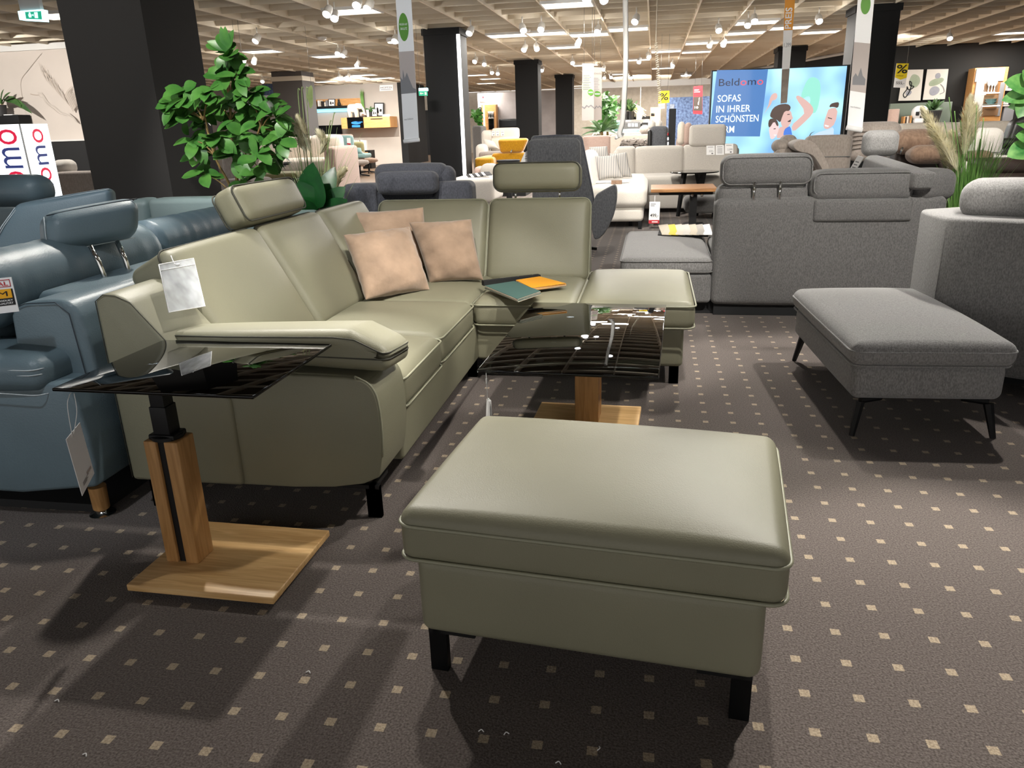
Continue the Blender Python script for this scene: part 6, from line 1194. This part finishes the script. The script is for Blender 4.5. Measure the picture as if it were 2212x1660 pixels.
# price banner in front of the screen
P4 = ((1686, 224), (1700, 222), (1722, -60), (1698, -60)); t, fc = hang('banner', 'narrow orange and white price banner hanging in front of the advertising screen', 'banner', 10.5, P4, 'paper'); part('orange_field', fc.rect(0, .57, 1, 1, .003), 'orange', t, smooth=False); part('wood_field', fc.rect(0, 0, 1, .27, .003), mat('weathered_print', '#9d9186', .8, col2='#7d7268', vscale=9.), t, smooth=False); part('lettering', text_on(fc, 'PREIS', .78, .58, .7, .16, .006, .02, 'ccw'), 'paper', t, smooth=False); part('lettering', text_on(fc, '1.399', .12, .44, .035, .8, .006, .0), 'inkgrey', t, smooth=False); wires(t, fc)
# --- white banner on the pillar at the screen
t, fc = hang('banner', 'long white banner with a green oval hanging before the pillar beside the advertising screen', 'banner', 11., ((1830, 272), (1863, 279), (1894, -60), (1858, -60)), 'paper'); part('rod', tube([py(1829, 275, 10.98), py(1862, 282, 10.98)], .035, 10), 'paper', t); part('green_oval', fc.ell(.5, .80, .3, .06, .004), 'greenp', t, smooth=False); part('sky_field', fc.rect(0, .24, 1, .56, .003), 'greyp', t, smooth=False); part('skyline', fc.poly([(.1, .28), (.1, .33), (.25, .36), (.4, .34), (.55, .40), (.7, .35), (.9, .33), (.9, .29)], .005), 'inkgrey', t, smooth=False); part('lettering', text_on(fc, 'neue Kollektion', .1, .13, .012, .65, .006), 'inkgrey', t, smooth=False)

# --- taupe recliner sofa behind the grey fabric sofa
Yt = 9.9
t = thing('recliner_sofa', 'taupe recliner sofa with padded armrests below the advertising screen', 'sofa', py(1770, 380, Yt) * [1, 1, 0])
bq = slab('back_cushion', 1740, 294, 1839, 385, Yt + .2, .2, 'taupe', t, .06, .02); part('seam', tube([py(1746, 340, Yt + .18), py(1836, 338, Yt + .18)], .006, 6), 'greyd', bq)
P = [py(x, y, Yt) for x, y in ((1700, 312), (1712, 302), (1735, 300), (1755, 312), (1770, 340), (1784, 372), (1772, 378), (1756, 350), (1742, 330), (1712, 326))]; part('armrest', prism(smooth_poly([(p[0], p[2]) for p in P], 2), Yt - .35, Yt + .05, 1, .05), 'taupe', t, auto=70)
slab('armrest', 1673, 305, 1706, 328, Yt + .1, .25, 'taupe', t, .09, .03); slab('armrest', 1690, 295, 1722, 318, Yt + .3, .25, 'taupe', t, .09, .03); slab('back_panel', 1675, 322, 1740, 380, Yt + .05, .25, 'taupe', t, .05, .01, z0=.1); a, b = py(1680, 350, Yt)[0], py(1838, 350, Yt)[0]; part('base', rb(a, b, Yt, Yt + .4, .1, .5, .05), 'taupe', t)
t = thing('recliner_sofa', 'crinkled light taupe sofa behind the dark pillar with the white banner', 'sofa', py(1890, 330, 11.8) * [1, 1, 0]); v, f = rbox(1., 1., 1., .001) if 0 else (None, None)
slab('back_cushion', 1838, 267, 1946, 345, 11.8, .3, 'taupe', t, .09, .04); a, b = py(1838, 345, 11.8)[0], py(1946, 345, 11.8)[0]; part('base', rb(a, b, 11.7, 12.6, .1, .6, .06), 'taupe', t); g = Geo()
for k in range(5): g.add(tube(spline([py(1842, 285 + 9 * k, 11.76), py(1870, 283 + 9 * k, 11.75), py(1900, 287 + 9 * k, 11.76)], 4), .012, 6))
part('crease', g, 'taupe', t)
t = thing('recliner_sofa', 'brown suede recliner sofa with rolled head cushion behind the grey wing headrest', 'sofa', py(1980, 345, 9.2) * [1, 1, 0]); slab('head_cushion', 1938, 284, 2024, 330, 9.2, .3, 'brown', t, .12, .04); slab('head_cushion', 1972, 318, 2050, 352, 9., .3, 'brown', t, .1, .03); slab('back_panel', 1935, 322, 2050, 380, 9.4, .3, 'dkbrown', t, .05, .01, z0=.1)
for x in (1936, 1948): part('post', tube([py(x + 2, 318, 9.15), py(x - 2, 334, 9.15)], .012, 6), 'chrome', t)
a, b = py(1935, 350, 9.4)[0], py(2050, 350, 9.4)[0]; part('base', rb(a, b, 9.5, 10.3, .1, .5, .05), 'brown', t)
t = thing('upholstered_sofa', 'long cream sofa back in front of the sage sideboard wall', 'sofa', py(2070, 300, 14.) * [1, 1, 0]); slab('back_panel', 1944, 266, 2068, 312, 14., .3, 'cream', t, .05, .01, z0=.1); slab('back_panel', 2066, 263, 2198, 312, 14.02, .3, 'cream', t, .05, .01, z0=.1); a, b = py(1944, 290, 14)[0], py(2198, 290, 14)[0]; part('base', rb(a, b, 14.2, 15.2, .1, .5, .05), 'cream', t)
t = thing('recliner', 'pale grey recliner behind the pampas grass', 'armchair', py(2120, 345, 10.4) * [1, 1, 0]); bq = slab('backrest', 2076, 280, 2168, 352, 10.4, .22, 'ltgrey', t, .08, .03); part('seam', tube([py(2080, 330, 10.37), py(2164, 329, 10.37)], .006, 6), 'greyd', bq); slab('armrest', 2150, 340, 2216, 360, 9.8, .4, 'ltgrey', t, .08, .02, z0=.1); slab('seat', 2076, 345, 2168, 372, 9.9, .6, 'ltgrey', t, .06, .02, z0=.12)
t = thing('recliner_sofa', 'dark brown leather sofa back behind the pampas grass', 'sofa', py(2170, 400, 8.6) * [1, 1, 0]); slab('back_cushion', 2118, 345, 2225, 378, 8.6, .35, 'dkbrown', t, .06, .02); slab('back_panel', 2108, 376, 2225, 410, 8.55, .4, 'dkbrown', t, .04, .01, z0=.1); slab('head_cushion', 2105, 330, 2148, 350, 8.9, .3, 'brown', t, .08, .03); a, b = py(2118, 380, 8.6)[0], py(2225, 380, 8.6)[0]; part('base', rb(a, b, 8.8, 9.6, .1, .5, .05), 'dkbrown', t)
t = thing('recliner', 'black leather recliner tilted back at the edge behind the leafy plant', 'armchair', py(2195, 330, 11.) * [1, 1, 0]); A, B, C, D = [py(x, y, 11.2) for x, y in ((2158, 345), (2215, 345), (2240, 240), (2190, 262))]; part('backrest', wedge(A, B, C, D, np.array([0, -1., 0]), .2, .06), 'blackl', t); slab('armrest', 2155, 300, 2212, 318, 10.9, .3, 'blackl', t, .06, .01); slab('base', 2158, 318, 2225, 345, 10.9, .8, 'blackl', t, .05, .0, z0=.1)
# --- black wall with pictures, cabinet, sideboard
WR = 26.4
for i, (q4, lb) in enumerate(((((1939, 219), (1989, 218), (1996, 149), (1950, 150)), 'framed abstract print with a large green shape and thin loops on the black wall'), (((1992, 217), (2042, 215), (2050, 148), (2002, 149)), 'framed abstract print with stacked green and grey shapes on the black wall'))):
    t, fc = hang('picture_frame', lb, 'picture', WR, q4, 'matte', .1); part('print', fc.rect(.02, .015, .98, .985, .006), mat('print_paper_%d' % i, '#d6cfc6', .8), t, smooth=False); ga, gb = mat('wash_green_%d' % i, '#8d9880', .8, col2='#a9b19d', vscale=3), mat('wash_grey_%d' % i, '#86868f', .8, col2='#a3a3ab', vscale=3)
    if i == 0:
        part('motif', fc.poly([tuple(p) for p in smooth_poly([(.35, .55), (.42, .78), (.55, .86), (.82, .78), (.9, .6), (.75, .42), (.5, .42)], 2)], .010), ga, t, smooth=False); part('motif', fc.poly([tuple(p) for p in smooth_poly([(.28, .2), (.32, .33), (.48, .36), (.58, .28), (.45, .15)], 2)], .010), gb, t, smooth=False)
        part('line_drawing', fc.stroke(spline([(.3, .42), (.45, .36), (.62, .45), (.45, .5), (.4, .62), (.5, .55), (.45, .3), (.3, .12), (.2, .22), (.35, .4), (.3, .46)], 6).tolist(), .03, .014), 'ink', t, smooth=False)
    else:
        part('motif', fc.poly([tuple(p) for p in smooth_poly([(.18, .46), (.2, .6), (.4, .68), (.75, .72), (.86, .64), (.7, .52), (.4, .44)], 2)], .010), ga, t, smooth=False); part('motif', fc.poly([tuple(p) for p in smooth_poly([(.42, .7), (.42, .84), (.6, .88), (.68, .76), (.6, .68)], 2)], .012), gb, t, smooth=False); part('motif', fc.poly([tuple(p) for p in smooth_poly([(.24, .22), (.28, .4), (.5, .46), (.72, .36), (.66, .2), (.42, .12)], 2)], .012), gb, t, smooth=False); part('line_drawing', fc.stroke(spline([(.7, .5), (.84, .4), (.9, .25), (.72, .18)], 6).tolist(), .02, .014), 'inkgrey', t, smooth=False)
t, fc = hang('sale_sign', 'yellow percent sale sign with a 555 price strip hanging before the abstract prints', 'sign', 20., ((1930, 189), (1955, 190), (1963, 137), (1937, 137)), 'paper'); part('yellow_field', fc.poly([(0, .42), (.5, .33), (1, .42), (1, 1), (0, 1)], .004), 'yellow', t, smooth=False); part('lettering', text_on(fc, '%', .05, .6, .36, .92, .008, .012), 'ink', t, smooth=False); part('lettering', text_on(fc, '555,-', .16, .14, .12, .72, .008, .0), 'ink', t, smooth=False); part('lettering', text_on(fc, 'verkauf', .1, .47, .05, .6, .008), 'ink', t, smooth=False); wires(t, fc, (.85,))
t = thing('display_cabinet', 'tall white and oak display cabinet with lit glass shelves on the black wall', 'cabinet', py(2130, 262, WR - .5) * [1, 1, 0])
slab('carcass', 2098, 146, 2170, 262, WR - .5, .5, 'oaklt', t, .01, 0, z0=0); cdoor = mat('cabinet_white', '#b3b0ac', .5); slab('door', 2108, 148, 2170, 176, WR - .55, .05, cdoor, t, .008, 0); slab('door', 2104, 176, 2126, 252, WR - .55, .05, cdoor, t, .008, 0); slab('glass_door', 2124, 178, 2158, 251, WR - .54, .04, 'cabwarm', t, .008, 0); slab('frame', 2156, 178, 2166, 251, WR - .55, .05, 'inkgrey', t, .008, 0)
for y in (200, 228): slab('shelf', 2123, y, 2160, y + 2, WR - .57, .03, 'led', t, .004, 0)
cg = mat('cabinet_interior', '#7a5c40', .6); slab('interior', 2126, 180, 2156, 198, WR - .56, .03, cg, t, .004, 0); slab('interior', 2125, 206, 2156, 226, WR - .56, .03, cg, t, .004, 0); slab('interior', 2124, 234, 2156, 250, WR - .56, .03, cg, t, .004, 0)
for x, lb in ((2134, 'tall wine glass beside the price card'), (2141, 'tall wine glass in the middle'), (2147, 'tall wine glass at the inner frame')): c = py(x, 200, WR - .6); single('wine_glass', lathe([(.05, 0), (.05, .01), (.012, .02), (.012, .16), (.05, .22), (.055, .3)], 12, c), 'paper', lb + ' on the upper lit shelf of the white cabinet', 'glass')
c = py(2139, 227, WR - .62); single('bowl_stack', Geo().add(lathe([(.08, 0), (.2, .02), (.2, .03), (.05, .03)], 16, c)).add(lathe([(.07, .03), (.16, .12), (.15, .12)], 16, c)).add(lathe([(.07, .08), (.16, .17), (.15, .17)], 16, c)), 'tealf', 'stack of pale bowls on the lower lit shelf of the white cabinet', 'bowls', auto=40)
t, fc = hang('price_card', 'white price card fixed to the door of the tall white display cabinet', 'card', WR - .555, ((2120, 206), (2130, 205), (2131, 189), (2122, 190))); part('print', Geo().add(fc.rect(.2, .2, .8, .3, .006)).add(fc.rect(.2, .6, .7, .68, .006)), 'inkgrey', t, smooth=False)
t = thing('wall_panel', 'sage green sideboard panel below the abstract prints', 'panel', py(1990, 270, WR - .4) * [1, 1, 0]); slab('panel', 1921, 222, 2054, 272, WR - .4, .3, 'sage', t, .01, 0, z0=0)
c0_ = py(1986, 267, WR - .8)
t = thing('sideboard', 'low dark sideboard carrying the skull ornament and books below the sage panel', 'sideboard', py(1985, 270, WR - .9) * [1, 1, 0]); slab('body', 1915, 267, 2060, 300, WR - .95, .5, 'anth', t, .01, 0, z0=0); slab('door', 1918, 271, 1985, 300, WR - .98, .03, 'anthw', t, .005, 0, z0=.1); slab('door', 1987, 271, 2058, 300, WR - .98, .03, 'anthw', t, .005, 0, z0=.1)
zs_ = c0_[2]
for i, (x, m_, h) in enumerate(((1950, 'oaklt', 15), (1953.5, 'dkbrown', 14), (1957, 'cream', 16), (1960.5, 'brown', 15), (1964, 'oaklt', 17))):
    a, b = py(x, 266, WR - .8)[0], py(x + 3.2, 266, WR - .8)[0]; zt = py(x, 267 - h, WR - .8)[2]; single('book', box(a, b, WR - .85, WR - .6, zs_ + .0, zt), m_, ('oak coloured upright book at the outer end', 'dark brown upright book', 'cream upright book', 'mid brown upright book', 'tall oak coloured upright book by the skull ornament')[i] + ' on the dark sideboard', 'book', 'books on the dark sideboard', smooth=False)
c = py(1984, 266, WR - .8); g = Geo().add(T(rbox(.42, .3, .34, .14, (.02, .02, .03)), (c[0], WR - .8, zs_ + .30))).add(T(rbox(.26, .22, .14, .05), (c[0] - .03, WR - .84, zs_ + .075)))
t = thing('skull_ornament', 'white skull like ornament on the dark sideboard behind the pampas plume', 'ornament', (c[0], WR - .8, zs_)); part('body', g, 'paper', t); part('eye_socket', Geo().add(T(rbox(.1, .04, .11, .018), (c[0] - .11, WR - .97, zs_ + .28))).add(T(rbox(.1, .04, .11, .018), (c[0] + .09, WR - .97, zs_ + .28))).add(T(rbox(.05, .03, .07, .014), (c[0] - .01, WR - .965, zs_ + .19))), 'ink', t)
c = py(2012, 266, WR - .85); t = thing('potted_plant', 'dark spiky succulent in a black pot between the sage panel and the pampas plumes', 'plant', (c[0], WR - .85, zs_)); part('pot', lathe([(.18, 0), (.24, .35), (.2, .35)], 16, (c[0], WR - .85, zs_)), 'pot', t, auto=40); lv = Geo()
for k in range(34): lv.add(leaf((c[0], WR - .85, zs_ + .38), rdir(.75), [0, -1, .4], random.uniform(.3, .44), .09, .2, .35))
part('foliage', lv, 'leafm', t)
c = py(1928, 266, WR - .8); single('candle', lathe([(.14, 0), (.15, .01), (.15, .42), (.13, .43), (.01, .40)], 18, (c[0], WR - .8, zs_)), 'pink', 'pale rose pillar candle on the dark sideboard beside the pillar', 'candle', auto=40)
for i, (q4, lb) in enumerate((((( 2168, 196), (2190, 196), (2196, 178), (2174, 178)), 'white print half hidden behind the leafy plant on the black wall'), (((2167, 226), (2178, 226), (2179, 211), (2169, 211)), 'small white notice below the half hidden print on the black wall'))): t, fc = hang('notice', lb, 'notice', WR, q4, 'paper', .1); part('print', Geo().add(fc.rect(.3, .3, .7, .6, .006)), 'inkgrey', t, smooth=False)
slab_t = thing('storage_box', 'grey storage box standing beside the lit white cabinet', 'box', py(2180, 262, WR - .5) * [1, 1, 0]); slab('body', 2168, 229, 2190, 262, WR - .5, .4, 'inkgrey', slab_t, .01, 0, z0=0); slab('lid', 2167, 227, 2191, 230, WR - .52, .44, 'greyp', slab_t, .01, 0)

# plinths under upholstery that would otherwise have no feet in the model
for o in list(COL.objects):
    if o.parent is None and o.get('category') in ('sofa', 'armchair', 'chair') and o.type == 'EMPTY':
        P = []; org = ORG[o.name]
        for c in o.children:
            if c.type == 'MESH' and len(c.data.vertices): v = np.array([q.co[:] for q in c.data.vertices]) + org; P.append((v.min(0), v.max(0), c))
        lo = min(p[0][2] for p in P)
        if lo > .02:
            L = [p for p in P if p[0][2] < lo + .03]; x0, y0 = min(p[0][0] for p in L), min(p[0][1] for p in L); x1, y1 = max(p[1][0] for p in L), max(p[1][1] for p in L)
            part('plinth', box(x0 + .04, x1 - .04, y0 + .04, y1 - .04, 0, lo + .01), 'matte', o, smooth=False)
